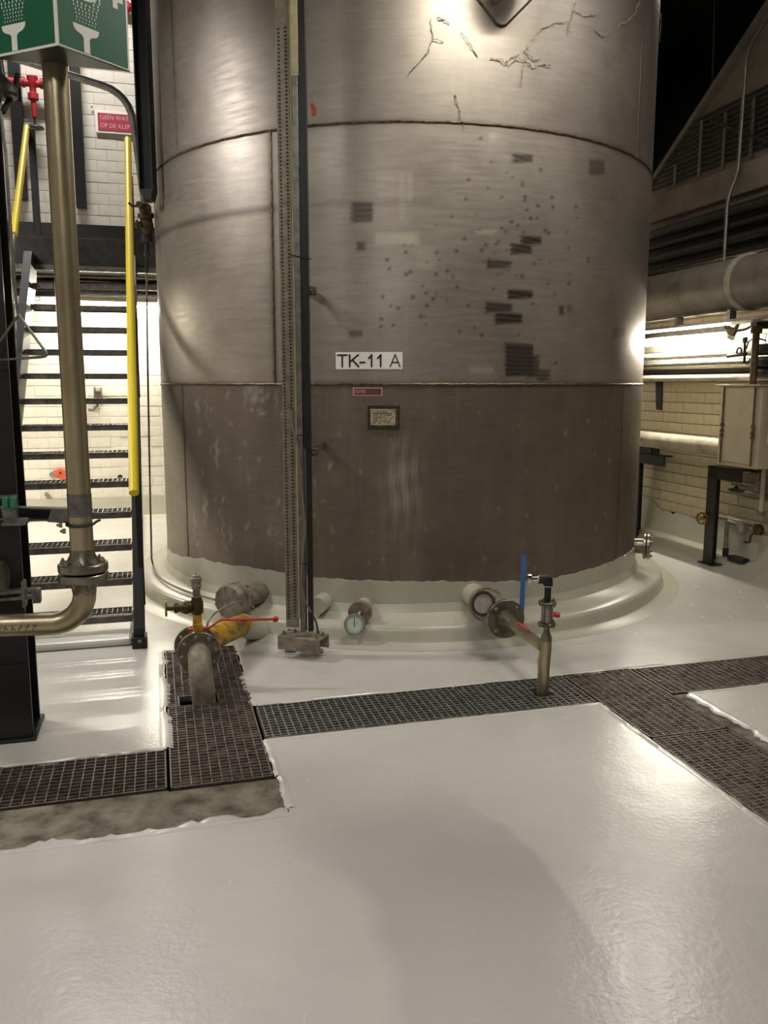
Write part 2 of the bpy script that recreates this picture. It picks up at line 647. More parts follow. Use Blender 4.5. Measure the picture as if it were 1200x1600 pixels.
# low raised slab behind the stair foot
sl = MB().prism([L(-6, 5.22, 0), L(-0.2, 5.2, 0), L(-0.2, 10.38, 0), L(-6, 10.38, 0)], (0, 0, 0.05))
struct(sl.build('floor_slab', 'floor', bevel=0.02, smooth=False))

# ---------------------------------------------------------------- walls
E2B, E1R = 10.4, 5.0
wb = struct(MB().ebox(-6, E1R, E2B + 0.02, E2B + 0.25, 0, 7.5).build('wall_back', 'mortar_w', smooth=False))
wr = MB()
poly = [(2.0, 0), (E2B, 0), (E2B, 3.3), (8.35, 3.3), (2.0, 7.5)]
wr.prism([L(E1R + 0.02, q, z) for q, z in poly], EX * 0.25)
wr = struct(wr.build('wall_right', 'mortar_c', smooth=False))
struct(MB().ebox(-6.2, -6, -3.5, E2B, 0, 7.5).build('wall_left', 'wall', smooth=False))
struct(MB().ebox(-6, 9, -3.7, -3.5, 0, 7.5).build('wall_front', 'wall', smooth=False))
struct(MB().ebox(9, 9.2, -3.5, 16, 0, 7.5).build('wall_far_right', 'dark', smooth=False))
struct(MB().ebox(-6, 9, 16, 16.2, 0, 7.5).build('wall_far_back', 'dark', smooth=False))
struct(MB().ebox(-6, 9, -3.5, 16, 7.5, 7.6).build('ceiling', 'ceil', smooth=False))
# upper right: bare concrete facing above the duct
up = MB().prism([L(E1R, q, z) for q, z in [(2.0, 2.6), (8.3, 2.6), (8.3, 3.33), (2.0, 7.45)]], EX * 0.03)
struct(up.build('wall_right_upper', 'wall_up', smooth=False))
# rough coping along the sloping top edge
cop = MB().bar(L(E1R + .1, 8.34, 3.33), L(E1R + .1, 2.0, 7.5), 0.3, 0.05)
struct(cop.build('trim_1', 'wall_up'))
# concrete ledge, and a dark panel painted in for the shadow gap
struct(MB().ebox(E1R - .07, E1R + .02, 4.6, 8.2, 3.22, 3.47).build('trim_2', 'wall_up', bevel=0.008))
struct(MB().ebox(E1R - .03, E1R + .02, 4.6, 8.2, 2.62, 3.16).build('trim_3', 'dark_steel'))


def brick_mesh(w, h, d, material, name):
    c = 0.003
    vs = [(-w / 2, d, -h / 2), (w / 2, d, -h / 2), (w / 2, d, h / 2), (-w / 2, d, h / 2),
          (-w / 2, c, -h / 2), (w / 2, c, -h / 2), (w / 2, c, h / 2), (-w / 2, c, h / 2),
          (-w / 2 + c, 0, -h / 2 + c), (w / 2 - c, 0, -h / 2 + c), (w / 2 - c, 0, h / 2 - c), (-w / 2 + c, 0, h / 2 - c)]
    fs = [(8, 9, 10, 11)]
    for k in range(4):
        k2 = (k + 1) % 4
        fs += [(k, k2, 4 + k2, 4 + k), (4 + k, 4 + k2, 8 + k2, 8 + k)]
    b_ = MB().add(vs, fs)
    return b_, b_.mesh(name, M[material], smooth=False)


def lay(parent, material, bw, bh, org, along, out, n_cols, z0, z1, keep, name, gap=.005):
    """courses of painted bricks: the pieces keep() ranks highest become objects, the others one stuff part"""
    bmb, bme = brick_mesh(bw - gap * .3, bh - gap, .03, material, name)
    cand = []
    nz = int((z1 - z0) / bh)
    for r in range(nz):
        for k in range(n_cols):
            s_ = (k + (0.5 if r % 2 else 0)) * bw
            cand.append((keep(s_, z0 + (r + .5) * bh), s_, z0 + (r + .5) * bh))
    cand.sort(key=lambda t: -t[0])
    rest = MB()
    cnt = 0
    for q, s_, z in cand:
        jit = random.uniform(-.003, .003)
        c = org + along * s_ + out * (0.0 + jit)
        mw = Matrix((along, -out, EZ)).transposed().to_4x4()
        mw.translation = Vector((c.x, c.y, z))
        if cnt < 300 and q > 0:
            inst(bme, 'brick', parent, mw)
            cnt += 1
        else:
            rest.add([mw @ p for p in bmb.v], bmb.f)
    if rest.v:
        rest.build('brick_rest', material, parent, kind='stuff', smooth=False)


def keep_back(s_, z):
    e1 = -3.3 + s_
    if not (-1.62 < e1 < 0.2) or 2.55 < z < 3.3 or z > 5.7:
        return 0
    return 10 - z * 0.5 - abs(e1 + .5) * 0.2


lay(wb, 'brick_w', 0.23, 0.12, L(-3.3, E2B, 0), EX, -EY, 22, 0.02, 5.9, keep_back, 'brick', .0035)


def keep_right(s_, z):
    e2 = 9.6 - s_
    if not (5.2 < e2 < 8.3) or z > 2.2:
        return 0
    return 10 - abs(z - 1) * 0.4


lay(wr, 'brick_c', 0.22, 0.1, L(E1R, 9.6, 0), -EY, -EX, 26, 0.02, 2.62, keep_right, 'brick')

# coating upstands at the foot of the walls
up = MB()
pts = []
for k in range(60):
    e = -6 + k * (11 / 59)
    pts.append((e, 0.27 + random.uniform(-.012, .012)))
for k in range(59):
    (a0, h0), (a1, h1) = pts[k], pts[k + 1]
    up.add([L(a0, E2B - .05, .04), L(a1, E2B - .05, .04), L(a1, E2B - .02, h1), L(a0, E2B - .02, h0), L(a1, E2B + .02, h1), L(a0, E2B + .02, h0), L(a0, E2B - .16, .0), L(a1, E2B - .16, .0)],
           [(0, 1, 2, 3), (3, 2, 4, 5), (6, 7, 1, 0)])
struct(up.build('baseboard_back', 'coat'))
up = MB()
hh = 0.38
prev = None
for k in range(90):
    e = 3.0 + k * (7.4 / 89)
    hh = min(.46, max(.27, hh + random.uniform(-.04, .04)))
    if prev:
        a0, h0 = prev
        a1, h1 = e, hh
        up.add([L(E1R - .045, a0, .1), L(E1R - .045, a1, .1), L(E1R - .012, a1, h1), L(E1R - .012, a0, h0), L(E1R + .02, a1, h1), L(E1R + .02, a0, h0), L(E1R - .2, a0, .0), L(E1R - .2, a1, .0)],
               [(0, 1, 2, 3), (3, 2, 4, 5), (6, 7, 1, 0)])
    prev = (e, hh)
struct(up.build('baseboard_right', 'coat'))

# ================================================================== THE TANK
tank = empty('storage_tank', (TC.x, TC.y, 0.1), 'large round stainless steel storage tank on a coated plinth', 'tank')
ZT = [0.1, 1.6, 3.137, 5.6]


def proj_np(x, y, z):
    zz = z - EYE
    w = y * CP - zz * SP
    return 600 + FPX * x / w, 800 - FPX * (y * SP + zz * CP) / w


def sstep(d, s):
    return np.clip(0.5 - d / (2 * s), 0, 1)


DARK = [(549, 315, 583, 347, .75), (557, 378, 572, 391, .7), (801, 241, 832, 254, .85), (921, 250, 946, 273, .6), (815, 369, 845, 382, .95),
        (799, 381, 830, 397, .9), (760, 407, 797, 419, .8), (793, 453, 832, 467, .95), (757, 473, 800, 488, .85), (772, 489, 815, 506, .95),
        (788, 537, 834, 588, .9), (822, 555, 842, 590, .8), (838, 577, 858, 595, .7), (874, 478, 882, 492, .8), (885, 476, 892, 487, .5), (546, 516, 567, 527, .6),
        (958, 512, 978, 526, .4)]
PALE = [(585, 364, 652, 382, .8), (744, 358, 775, 366, .55), (735, 574, 772, 582, .6), (766, 209, 776, 221, .45), (626, 268, 634, 345, .4), (636, 268, 645, 315, .35),
        (600, 444, 632, 450, .25), (652, 385, 680, 420, .22)]
SPOTS = [(random.gauss(800, 50), random.gauss(390, 80), random.uniform(1.2, 3.2)) for _ in range(80)] + \
        [(random.gauss(680, 45), random.gauss(440, 40), random.uniform(1.5, 3.4)) for _ in range(30)]
FLECK = [(random.uniform(300, 520), random.uniform(610, 880), random.uniform(.7, 2.4), random.uniform(1.2, 6) if random.random() < .75 else random.uniform(8, 26)) for _ in range(60)] + \
        [(random.uniform(520, 960), random.uniform(615, 890), random.uniform(.7, 1.6), random.uniform(1.2, 4)) for _ in range(35)] + \
        [(random.uniform(390, 412), random.uniform(602, 648), random.uniform(2, 5), random.uniform(2, 7)) for _ in range(14)]
SEAMS = {0: [onTank(290, 740)[0], onTank(968, 740)[0]], 1: [onTank(426, 400)[0]], 2: [onTank(272, 130)[0], onTank(1000, 130)[0]]}


def course(idx, z0, z1, material):
    ta, tb = math.radians(-82), math.radians(82)
    nt_ = 560
    th = np.concatenate([np.linspace(ta, tb, nt_), np.linspace(tb, ta + 2 * math.pi, 42)[1:-1]])
    zt = min(z1, 4.15)
    zs = np.linspace(z0, zt, int((zt - z0) / 0.0095) + 1)
    if z1 > zt:
        zs = np.concatenate([zs, np.linspace(zt, z1, 6)[1:]])
    A, Z = np.meshgrid(th, zs)
    X, Y = TC.x + TR * np.sin(A), TC.y - TR * np.cos(A)
    n = len(th)
    nv = A.size
    co = np.stack([X.ravel() - tank.location.x, Y.ravel() - tank.location.y, Z.ravel() - tank.location.z], 1)
    ii, jj = np.meshgrid(np.arange(n), np.arange(len(zs) - 1))
    i2 = (ii + 1) % n
    F = np.stack([jj * n + ii, jj * n + i2, (jj + 1) * n + i2, (jj + 1) * n + ii], -1).reshape(-1, 4)
    me = bpy.data.meshes.new('shell_course')
    me.vertices.add(nv)
    me.vertices.foreach_set('co', co.ravel())
    me.loops.add(F.size)
    me.loops.foreach_set('vertex_index', F.ravel().astype(np.int32))
    me.polygons.add(len(F))
    me.polygons.foreach_set('loop_start', np.arange(0, F.size, 4, dtype=np.int32))
    me.polygons.foreach_set('use_smooth', np.ones(len(F), bool))
    me.update(calc_edges=True)
    me.materials.append(M[material])
    # wear and tints, measured on the plate
    u, v_ = proj_np(X, Y, Z)
    vis = (np.abs(((A + math.pi) % (2 * math.pi)) - math.pi) < 1.4)
    s = A * TR
    jag = 1.3 * np.sin(v_ * 0.9 + np.sin(v_ * 2.3)) + 1.5 * np.sin(u * .4)
    grain = 0.9 + 0.1 * np.sin(v_ * 1.7 + 0.02 * u)
    dark = np.zeros_like(u)
    pale = np.zeros_like(u)
    haze = np.zeros_like(u)
    for a, b_, c, d, k in DARK:
        tilt = (u - (a + c) / 2) * 0.06
        dd = np.maximum(np.maximum(a - u, u - c) + jag, np.maximum(b_ - v_, v_ - d) + tilt)
        dark = np.maximum(dark, sstep(dd, 2.2) * k * grain)
    for a, b_, c, d, k in PALE:
        dd = np.maximum(np.maximum(a - u, u - c) + jag * 1.3, np.maximum(b_ - v_, v_ - d))
        pale = np.maximum(pale, sstep(dd, 3.5) * k * grain)
    if idx == 1:
        for a, b_, r in SPOTS:
            dark = np.maximum(dark, sstep(np.hypot(u - a, v_ - b_) - r, 1.5) * .6)
        pale = np.maximum(pale, .25 * sstep(np.abs(u - 635) - 1.2, 1.2) * (v_ > 480))
    if idx == 0:
        for a, b_, rx, ry in FLECK:
            pale = np.maximum(pale, sstep((np.hypot((u - a + 1.5 * np.sin(v_ * .31 + a)) / rx, (v_ - b_) / ry) - 1) * 1.2, 1.2) * (.22 + .36 * ((a * 7.31) % 1)))
        blob = np.exp(-(((u - 628) / 30) ** 2 + ((v_ - 755) / 75) ** 2) * 1.3)
        pale = np.maximum(pale, .55 * blob * np.clip(.45 + .3 * np.sin(u * .33 + 1.3 * np.sin(v_ * .045)) + .22 * np.sin(u * .91 + np.sin(v_ * .11)) + .2 * np.sin(v_ * .13 + u * .05), 0, 1))
        haze = np.maximum(haze, .25 * np.clip((u - 760) / 250, 0, 1))  # brown tint growing across the lower course towards the cabinet wall
    # dark line around the shell and heat tint beside the welds
    zl = 2.68
    if idx == 1:
        k = np.where(u < 430, .6, .22) * np.clip((760 - u) / 120, 0, 1)
        dark = np.maximum(dark, k * sstep(np.abs(Z - zl) - .018, .02))
    for zw in (1.6, 3.137):
        haze = np.maximum(haze, .85 * np.exp(-np.abs(Z - zw) / .012))
    for q in SEAMS[idx]:
        haze = np.maximum(haze, (.9 if idx == 1 else .6) * np.exp(-np.abs(((A - q + math.pi) % (2 * math.pi)) - math.pi) * TR / .018))
    W_ = np.stack([np.where(vis, dark, 0), np.where(vis, pale, 0), haze, np.ones_like(u)], -1).reshape(-1, 4)
    at = me.color_attributes.new('wear', 'FLOAT_COLOR', 'POINT')
    at.data.foreach_set('color', W_.astype(np.float32).ravel())
    o = bpy.data.objects.new('shell_course', me)
    COL.objects.link(o)
    o.parent = tank
    return o


for i_, mt in enumerate(('steel_low', 'steel_mid', 'steel_top')):
    course(i_, ZT[i_], ZT[i_ + 1], mt)
MB().lathe((TC.x, TC.y, 5.6), EZ, [(0, TR + .02), (0.05, TR + .02), (0.45, 0.2), (0.5, 0.2)], 64).build('roof', 'steel_top', tank)
for zw in (1.6, 3.137):
    MB().tube([TP(2 * math.pi * k / 220, zw + .0015 * math.sin(k * 2.1), .001) for k in range(220)], .0075, 6, True).build('weld_seam', 'weld', tank)
for idx in SEAMS:
    for q in SEAMS[idx]:
        z1 = min(ZT[idx + 1], 4.4)
        MB().tube([TP(q + .0006 * math.sin(k * 1.7), ZT[idx] + (z1 - ZT[idx]) * k / 60, .0005) for k in range(61)], .003 if idx != 1 else .0065, 6).build('weld_seam', 'weld', tank)

# coating skirt with a hand-brushed top edge
edge = [(258, 852), (268, 862), (282, 868), (300, 871), (320, 873), (340, 879), (390, 886), (440, 894), (530, 905), (620, 908), (700, 908), (800, 908), (860, 904), (930, 886), (970, 870), (990, 855), (996, 850)]
ed = sorted(onTank(u, v) for u, v in edge)
et, ez = np.array([e[0] for e in ed]), np.array([e[1] for e in ed])
sk = MB()
nS = 420
for ring_ in range(3):
    for k in range(nS):
        t = -math.pi + 2 * math.pi * k / nS
        zt = float(np.interp(t, et, ez)) + .006 * math.sin(t * 37) * math.sin(t * 91) + random.uniform(-.002, .002)
        sk.v.append(TP(t, 0.1 if ring_ == 0 else zt, .006 if ring_ < 2 else .0005))
for ring_ in range(2):
    for k in range(nS):
        k2 = (k + 1) % nS
        sk.f.append((ring_ * nS + k, ring_ * nS + k2, (ring_ + 1) * nS + k2, (ring_ + 1) * nS + k))
sk.build('base_coating', 'coat', tank)

# plinth
pl = MB()
prof = [(2.34, 0.001), (2.25, .006), (2.222, .018), (2.212, .04), (2.205, .082), (2.196, .1), (2.178, .111), (2.12, .116), (2.05, .124), (2.01, .145), (1.992, .185), (1.987, .2)]
nS = 160
for r_, z_ in prof:
    for k in range(nS):
        t = 2 * math.pi * k / nS
        rr_ = r_ + .012 * math.sin(3 * t + 1) * (r_ > 2.1) + .006 * math.sin(11 * t)*(r_ > 2.1)
        pl.v.append(Vector((TC.x + rr_ * math.sin(t), TC.y - rr_ * math.cos(t), z_ + (.004 * math.sin(9 * t) if z_ > .05 else 0))))
for i_ in range(len(prof) - 1):
    for k in range(nS):
        k2 = (k + 1) % nS
        pl.f.append((i_ * nS + k, i_ * nS + k2, (i_ + 1) * nS + k2, (i_ + 1) * nS + k))
tag(rebase(pl.build('tank_plinth', 'coat'), (TC.x, TC.y, 0)), 'round pale coated concrete plinth under the big steel tank', 'plinth')


def radial(t):
    return Vector((math.sin(t), -math.cos(t), 0))


# blind nozzle left of the gauge
t0, z0 = -0.515, 0.215
d0 = radial(t0)
nz = MB().cyl(TP(t0, z0, -.02), TP(t0, z0, .27), .075).build('nozzle', 'dull', tank)
flange(nz, TP(t0, z0, .27), d0, .115, .03, 'dull', 8, bolts=False)
MB().lathe(TP(t0, z0, .275), d0, [(0, .112), (.04, .115), (.06, .108), (.065, .09), (.065, .001)], 30).build('blind_cap', 'dull', nz)
x_, y_, a_ = frame(d0)
for k in range(8):
    tt = 2 * math.pi * (k + .3) / 8
    inst(BOLT, 'bolt', nz, mframe(TP(t0, z0, .205) + (x_ * math.cos(tt) + y_ * math.sin(tt)) * .1, -d0))
    inst(BOLT, 'bolt', nz, mframe(TP(t0, z0, .325) + (x_ * math.cos(tt) + y_ * math.sin(tt)) * .1, d0))

# stub behind the gauge base
stub = MB().cyl(TP(-.27, .2, -.02), TP(-.27, .2, .14), .055).build('nozzle', 'coat', tank)

# nozzle with thermometer
t0, z0 = -0.135, .185
d0 = radial(t0)
nz = MB().cyl(TP(t0, z0, -.02), TP(t0, z0, .16), .05).build('nozzle', 'coat', tank)
flange(nz, TP(t0, z0, .19), d0, .075, .035, 'dull', 4, big=False)
# right-hand far nozzle seen edge-on
t0, z0 = 1.21, .33
d0 = radial(t0)
nz = MB().cyl(TP(t0, z0, -.02), TP(t0, z0, .09), .06).build('nozzle', 'ss', tank)
flange(nz, TP(t0, z0, .09), d0, .1, .022, 'ss', 8, bolts=False)
f2 = flange(nz, TP(t0, z0, .118), d0, .1, .022, 'ss', 8)
# high nozzle with diamond reinforcing pad
tn, zn = onTank(783, 47)
cz = zn + 0.285
pad = MB()
ptsd = []
h_ = 0.285
for k in range(4):
    ca = -math.pi / 2 + k * math.pi / 2
    for j in range(-2, 3):
        aa = ca + j * 0.11
        rad_ = h_ * (0.93 + (0.05 if j == 0 else 0.03 if abs(j) == 1 else 0.0))
        # rounded diamond corner
        rr_ = h_ / (abs(math.cos(aa)) + abs(math.sin(aa)))
        rr_ = min(rr_, h_ * .93)
        ptsd.append((rr_ * math.cos(aa), rr_ * math.sin(aa)))
vs = [TP(tn + x / TR, cz + y, .008) for x, y in ptsd] + [TP(tn + x / TR, cz + y, -.004) for x, y in ptsd]
n = len(ptsd)
pad.add(vs + [TP(tn, cz, .008)], [(i, (i + 1) % n, 2 * n) for i in range(n)] + [(i, (i + 1) % n, n + (i + 1) % n, n + i) for i in range(n)])
pad = pad.build('reinforcing_pad', 'steel_top', tank)
MB().tube([TP(tn + x / TR, cz + y, .006) for x, y in ptsd], .007, 6, True).build('weld_seam', 'weld', pad)
nz = MB().cyl(TP(tn, cz, -.02), TP(tn, cz, .2), .1).build('nozzle', 'steel_top', tank)
flange(nz, TP(tn, cz, .22), radial(tn), .17, .03, 'dull', 8)
MB().cyl(TP(tn - .02, cz - .12, 0.0), TP(tn - .02, cz - .12, .1), .03).build('drain_boss', 'dull', tank)

# thermometer
t0, z0 = -0.135, .185
d0 = radial(t0)
c0 = TP(t0 - .008, z0 - .05, .28)
dv = (Vector((-.12, -1, .18))).normalized()
th_ = empty('dial_thermometer', c0, 'round dial thermometer with pale face on a low tank nozzle', 'thermometer')
MB().lathe(c0 - dv * .03, dv, [(0, .058), (.004, .066), (.03, .066), (.036, .062), (.036, .056), (.03, .055), (.03, .001)], 32).build('case', 'dull', th_)
fc = MB().lathe(c0 + dv * .0015, dv, [(0, .055), (.001, .055)], 32).build('dial_face', 'dial', th_)
ux, uy, _ = frame(dv)
MB().bar(c0 + dv * .004 - Vector((0, 0, .02)), c0 + dv * .004 + Vector((0, 0, .042)), .004, .002, dv).build('pointer', 'blackprint', fc)
for k in range(24):
    a = 2 * math.pi * k / 24
    r_ = ux * math.cos(a) + uy * math.sin(a)
    MB().bar(c0 + dv * .003 + r_ * .044, c0 + dv * .003 + r_ * .052, .0025, .001, dv).build('dial_mark', 'blackprint', fc)
MB().cyl(TP(t0, z0, .19), c0 - dv * .028, .018, .016).build('stem', 'ss', th_)

# sign, label and nameplate on the shell
def cyl_panel(name, u0, v0, u1, v1, off, material, parent, th=.002):
    (ta, za), (tb, zb) = onTank(u0, v1), onTank(u1, v0)
    mb = MB()
    n = 16
    for k in range(n + 1):
        t = ta + (tb - ta) * k / n
        mb.v += [TP(t, za, off), TP(t, zb, off), TP(t, zb, off - th), TP(t, za, off - th)]
    for k in range(n):
        for j in range(4):
            mb.f.append((k * 4 + j, (k + 1) * 4 + j, (k + 1) * 4 + (j + 1) % 4, k * 4 + (j + 1) % 4))
    mb.f += [(0, 1, 2, 3), (n * 4, n * 4 + 1, n * 4 + 2, n * 4 + 3)]
    return mb.build(name, material, parent), (ta, tb, za, zb)


def sheet_root(name, u, v, label, cat):
    t, z = onTank(u, v)
    return empty(name, TP(t, z, .001), label, cat)


sg = sheet_root('tank_number_sign', 577, 576, 'white tank number sign with black lettering TK-11 A', 'sign')
pn, (ta, tb, za, zb) = cyl_panel('panel', 525, 550, 629, 577, .003, 'white', sg)
wd, ht = (tb - ta) * TR, zb - za
GLY = {'T': [[(-.5, 1), (.5, 1)], [(0, 1), (0, 0)]], 'K': [[(-.4, 0), (-.4, 1)], [(.42, 1), (-.4, .38)], [(-.12, .56), (.45, 0)]], '-': [[(-.3, .34), (.3, .34)]],
       '1': [[(.1, 0), (.1, 1)], [(.1, .98), (-.24, .72)]], 'A': [[(-.48, 0), (0, 1)], [(0, 1), (.48, 0)], [(-.3, .34), (.3, .34)]]}


def glyph(ch, cx, w, base, h, stroke, material):
    mb = MB()
    for (x0, y0), (x1, y1) in GLY[ch]:
        x0, x1 = cx + x0 * w, cx + x1 * w
        y0, y1 = base + y0 * (h - stroke) + stroke / 2, base + y1 * (h - stroke) + stroke / 2
        ln = math.hypot(x1 - x0, y1 - y0)
        nx, ny = -(y1 - y0) / ln * stroke / 2, (x1 - x0) / ln * stroke / 2
        ex_, ey_ = ny, -nx
        q = [(x0 + nx - ex_, y0 + ny - ey_), (x1 + nx + ex_, y1 + ny + ey_), (x1 - nx + ex_, y1 - ny + ey_), (x0 - nx - ex_, y0 - ny - ey_)]
        mb.prism([TP(ta + x / TR, za + y, .0038) for x, y in q], radial((ta + tb) / 2) * .0008)
    mb.build('letter', material, sg, smooth=False)


for ch, fx, fw in (('T', .10, .135), ('K', .275, .155), ('-', .405, .11), ('1', .53, .12), ('1', .665, .12), ('A', .89, .15)):
    glyph(ch, wd * fx, wd * fw, ht * .12, ht * .76, ht * (.1 if ch != 'A' else .07), 'blackprint' if ch != 'A' else 'dark_steel')

lb = sheet_root('brown_tank_label', 574, 618, 'small brown label with pale border under the tank number', 'label')
cyl_panel('border', 551.5, 605.5, 597.5, 618.5, .002, 'pink', lb)
_, (ta2, tb2, za2, zb2) = cyl_panel('panel', 553, 607, 596, 617, .003, 'brown', lb)
text_mesh('DU/783', (zb2 - za2) * .75, lambda x, y: TP(ta2 + (.004 + x * .75) / TR, za2 + .011 + y, .0045), 'lettering', 'pink', lb)

npl = sheet_root('tank_nameplate', 599, 668, 'engraved metal nameplate in a dark frame on the tank', 'nameplate')
_, (ta3, tb3, za3, zb3) = cyl_panel('backing', 575.5, 634, 624, 670, .004, 'weld', npl, .005)
fr = MB()
for (a, b_, c, d) in ((575, 634, 624.5, 636), (575, 668, 624.5, 670.5), (575, 634, 577.5, 670.5), (622.5, 634, 624.5, 670.5)):
    (t1_, z1_), (t2_, z2_) = onTank(a, d), onTank(c, b_)
    fr.box(TP((t1_ + t2_) / 2, (z1_ + z2_) / 2, .006), (t2_ - t1_) * TR, .012, z2_ - z1_, (Vector((math.cos(t1_), math.sin(t1_), 0)), radial(t1_), EZ))
fr.build('frame', 'dark_steel', npl)
pn, (ta3, tb3, za3, zb3) = cyl_panel('panel', 579, 639, 618, 664, .009, 'plate', npl, .003)
h3, w3 = zb3 - za3, (tb3 - ta3) * TR
eng = MB()
for k in range(7):
    x = .12 + (.1 if k == 0 else 0)
    while x < (.6 if k == 0 else .86):
        w_ = random.uniform(.03, .11)
        zc_n = zb3 - h3 * (.16 + k * .115)
        tt_ = ta3 + (tb3 - ta3) * (x + w_ / 2)
        eng.box(TP(tt_, zc_n, .0095), w3 * w_, .001, h3 * (.05 if k != 1 else .08), (Vector((math.cos(tt_), math.sin(tt_), 0)), radial(tt_), EZ))
        x += w_ + random.choice((.02, .03, .12 if k > 1 else .03))
eng.build('engraving', 'rod', pn, kind='stuff', smooth=False)
for fx in (.06, .94):
    for fy in (.12, .88):
        inst(BOLT_S, 'screw', npl, mframe(TP(ta3 + (tb3 - ta3) * fx, za3 + h3 * fy, .006), radial(ta3)) @ Matrix.Scale(.6, 4))

# cobwebs near the top of the shell: dusty strands hugging the plate
def web(label, strands):
    t, z = onTank(*strands[0][0])
    root = empty('cobweb', TP(t, z, .003), label, 'cobweb')
    for st in strands:
        pts = []
        for k in range(len(st) - 1):
            for j in range(6):
                f = j / 6
                u = st[k][0] * (1 - f) + st[k + 1][0] * f + random.uniform(-1.2, 1.2)
                v = st[k][1] * (1 - f) + st[k + 1][1] * f + random.uniform(-1.2, 1.2)
                tt, zz = onTank(u, v)
                pts.append(TP(tt, zz, random.uniform(.004, .016)))
        MB().tube(pts, .004, 5, radii=[random.uniform(.0012, .0042) for _ in pts]).build('strand', 'web', root)
    return root


web('dusty cobweb strand hanging beside the level gauge on the upper shell', [[(672, 30), (676, 62), (668, 82), (652, 100), (634, 120)], [(676, 62), (695, 66)]])
web('short dusty cobweb strand below the pad, slanting down', [[(720, 52), (735, 72), (748, 92)], [(684, 28), (705, 40)]])
web('big clotted cobweb in a cross shape below the high nozzle', [[(846, 45), (832, 62), (824, 85), (818, 100), (814, 125), (812, 136)], [(766, 92), (782, 94), (794, 104), (806, 92), (820, 96)],
     [(820, 96), (832, 106), (846, 100), (862, 104)], [(826, 70), (818, 80), (835, 96), (845, 88)], [(790, 96), (800, 90), (812, 84)], [(846, 45), (870, 35), (890, 36)]])
web('curved cobweb with clots between the cross-shaped web and the shell edge', [[(897, 6), (895, 24), (888, 42), (890, 56)], [(895, 16), (912, 26), (930, 24), (938, 16)], [(928, 45), (940, 58), (952, 50)]])
web('pale single cobweb strand curving down beside the thin upright shell seam', [[(996, 4), (990, 22), (980, 34), (968, 38), (962, 44)]])
web('thin dusty cobweb thread just above the upper weld', [[(711, 148), (716, 165), (720, 185), (726, 200)]])
web('loose cobweb tuft on the outermost shell edge against the dark void', [[(1026, 6), (1024, 20), (1027, 28)], [(1030, 20), (1036, 40), (1038, 70)]])


# ================================================================== FLOOR GRATINGS
def grating(a0, a1, b0, b1, label, material, holes=(), pa=.036, pb=.024, dirt=None, wa=.005, wb=.004):
    """bars along e2 every pa, bars along e1 every pb, cut around holes"""
    root = empty('floor_grating', L((a0 + a1) / 2, (b0 + b1) / 2, -.03), label, 'grating')
    g = .004
    a0, a1, b0, b1 = a0 + g, a1 - g, b0 + g, b1 - g
    fr = MB()
    t = .007
    for x in (a0 + t / 2, a1 - t / 2):
        fr.ebox(x - t / 2, x + t / 2, b0, b1, -.03, .001)
    for y in (b0 + t / 2, b1 - t / 2):
        fr.ebox(a0, a1, y - t / 2, y + t / 2, -.03, .001)
    for (h0, h1, k0, k1) in holes:
        for x in (h0, h1):
            fr.ebox(x - .004, x + .004, max(k0, b0), min(k1, b1), -.03, .001)
        for y in (k0, k1):
            if b0 < y < b1:
                fr.ebox(h0, h1, y - .004, y + .004, -.03, .001)
    fr.build('frame', material, root, smooth=False)

    def cuts(lo, hi, blocks):
        segs = [(lo, hi)]
        for c, d in blocks:
            segs = [s for (p, q) in segs for s in ((p, min(q, c)), (max(p, d), q)) if s[1] - s[0] > .004]
        return segs
    mb = MB()
    n = max(1, round((a1 - a0) / pa))
    for k in range(1, n):
        x = a0 + (a1 - a0) * k / n
        for p, q in cuts(b0, b1, [(k0, k1) for h0, h1, k0, k1 in holes if h0 < x < h1]):
            mb.ebox(x - wa / 2, x + wa / 2, p, q, -.026, .0005)
    n = max(1, round((b1 - b0) / pb))
    for k in range(1, n):
        y = b0 + (b1 - b0) * k / n
        for p, q in cuts(a0, a1, [(h0, h1) for h0, h1, k0, k1 in holes if k0 < y < k1]):
            mb.ebox(p, q, y - wb / 2, y + wb / 2, -.026, -.001)
    mb.build('bars', material, root, kind='stuff', smooth=False)
    if dirt is not None:
        d = MB()
        nx, ny = int((a1 - a0) / .03), int((b1 - b0) / .03)
        ok = {}
        for j in range(ny + 1):
            for i in range(nx + 1):
                x, y = a0 + (a1 - a0) * i / nx, b0 + (b1 - b0) * j / ny
                ok[i, j] = len(d.v)
                d.v.append(L(x, y, dirt + random.uniform(-.004, .004)))
        for j in range(ny):
            for i in range(nx):
                x, y = a0 + (a1 - a0) * (i + .5) / nx, b0 + (b1 - b0) * (j + .5) / ny
                if not inside(holes, x, y):
                    d.f.append((ok[i, j], ok[i + 1, j], ok[i + 1, j + 1], ok[i, j + 1]))
        d.build('packed_dirt', 'dirt', root, kind='stuff')
    return root


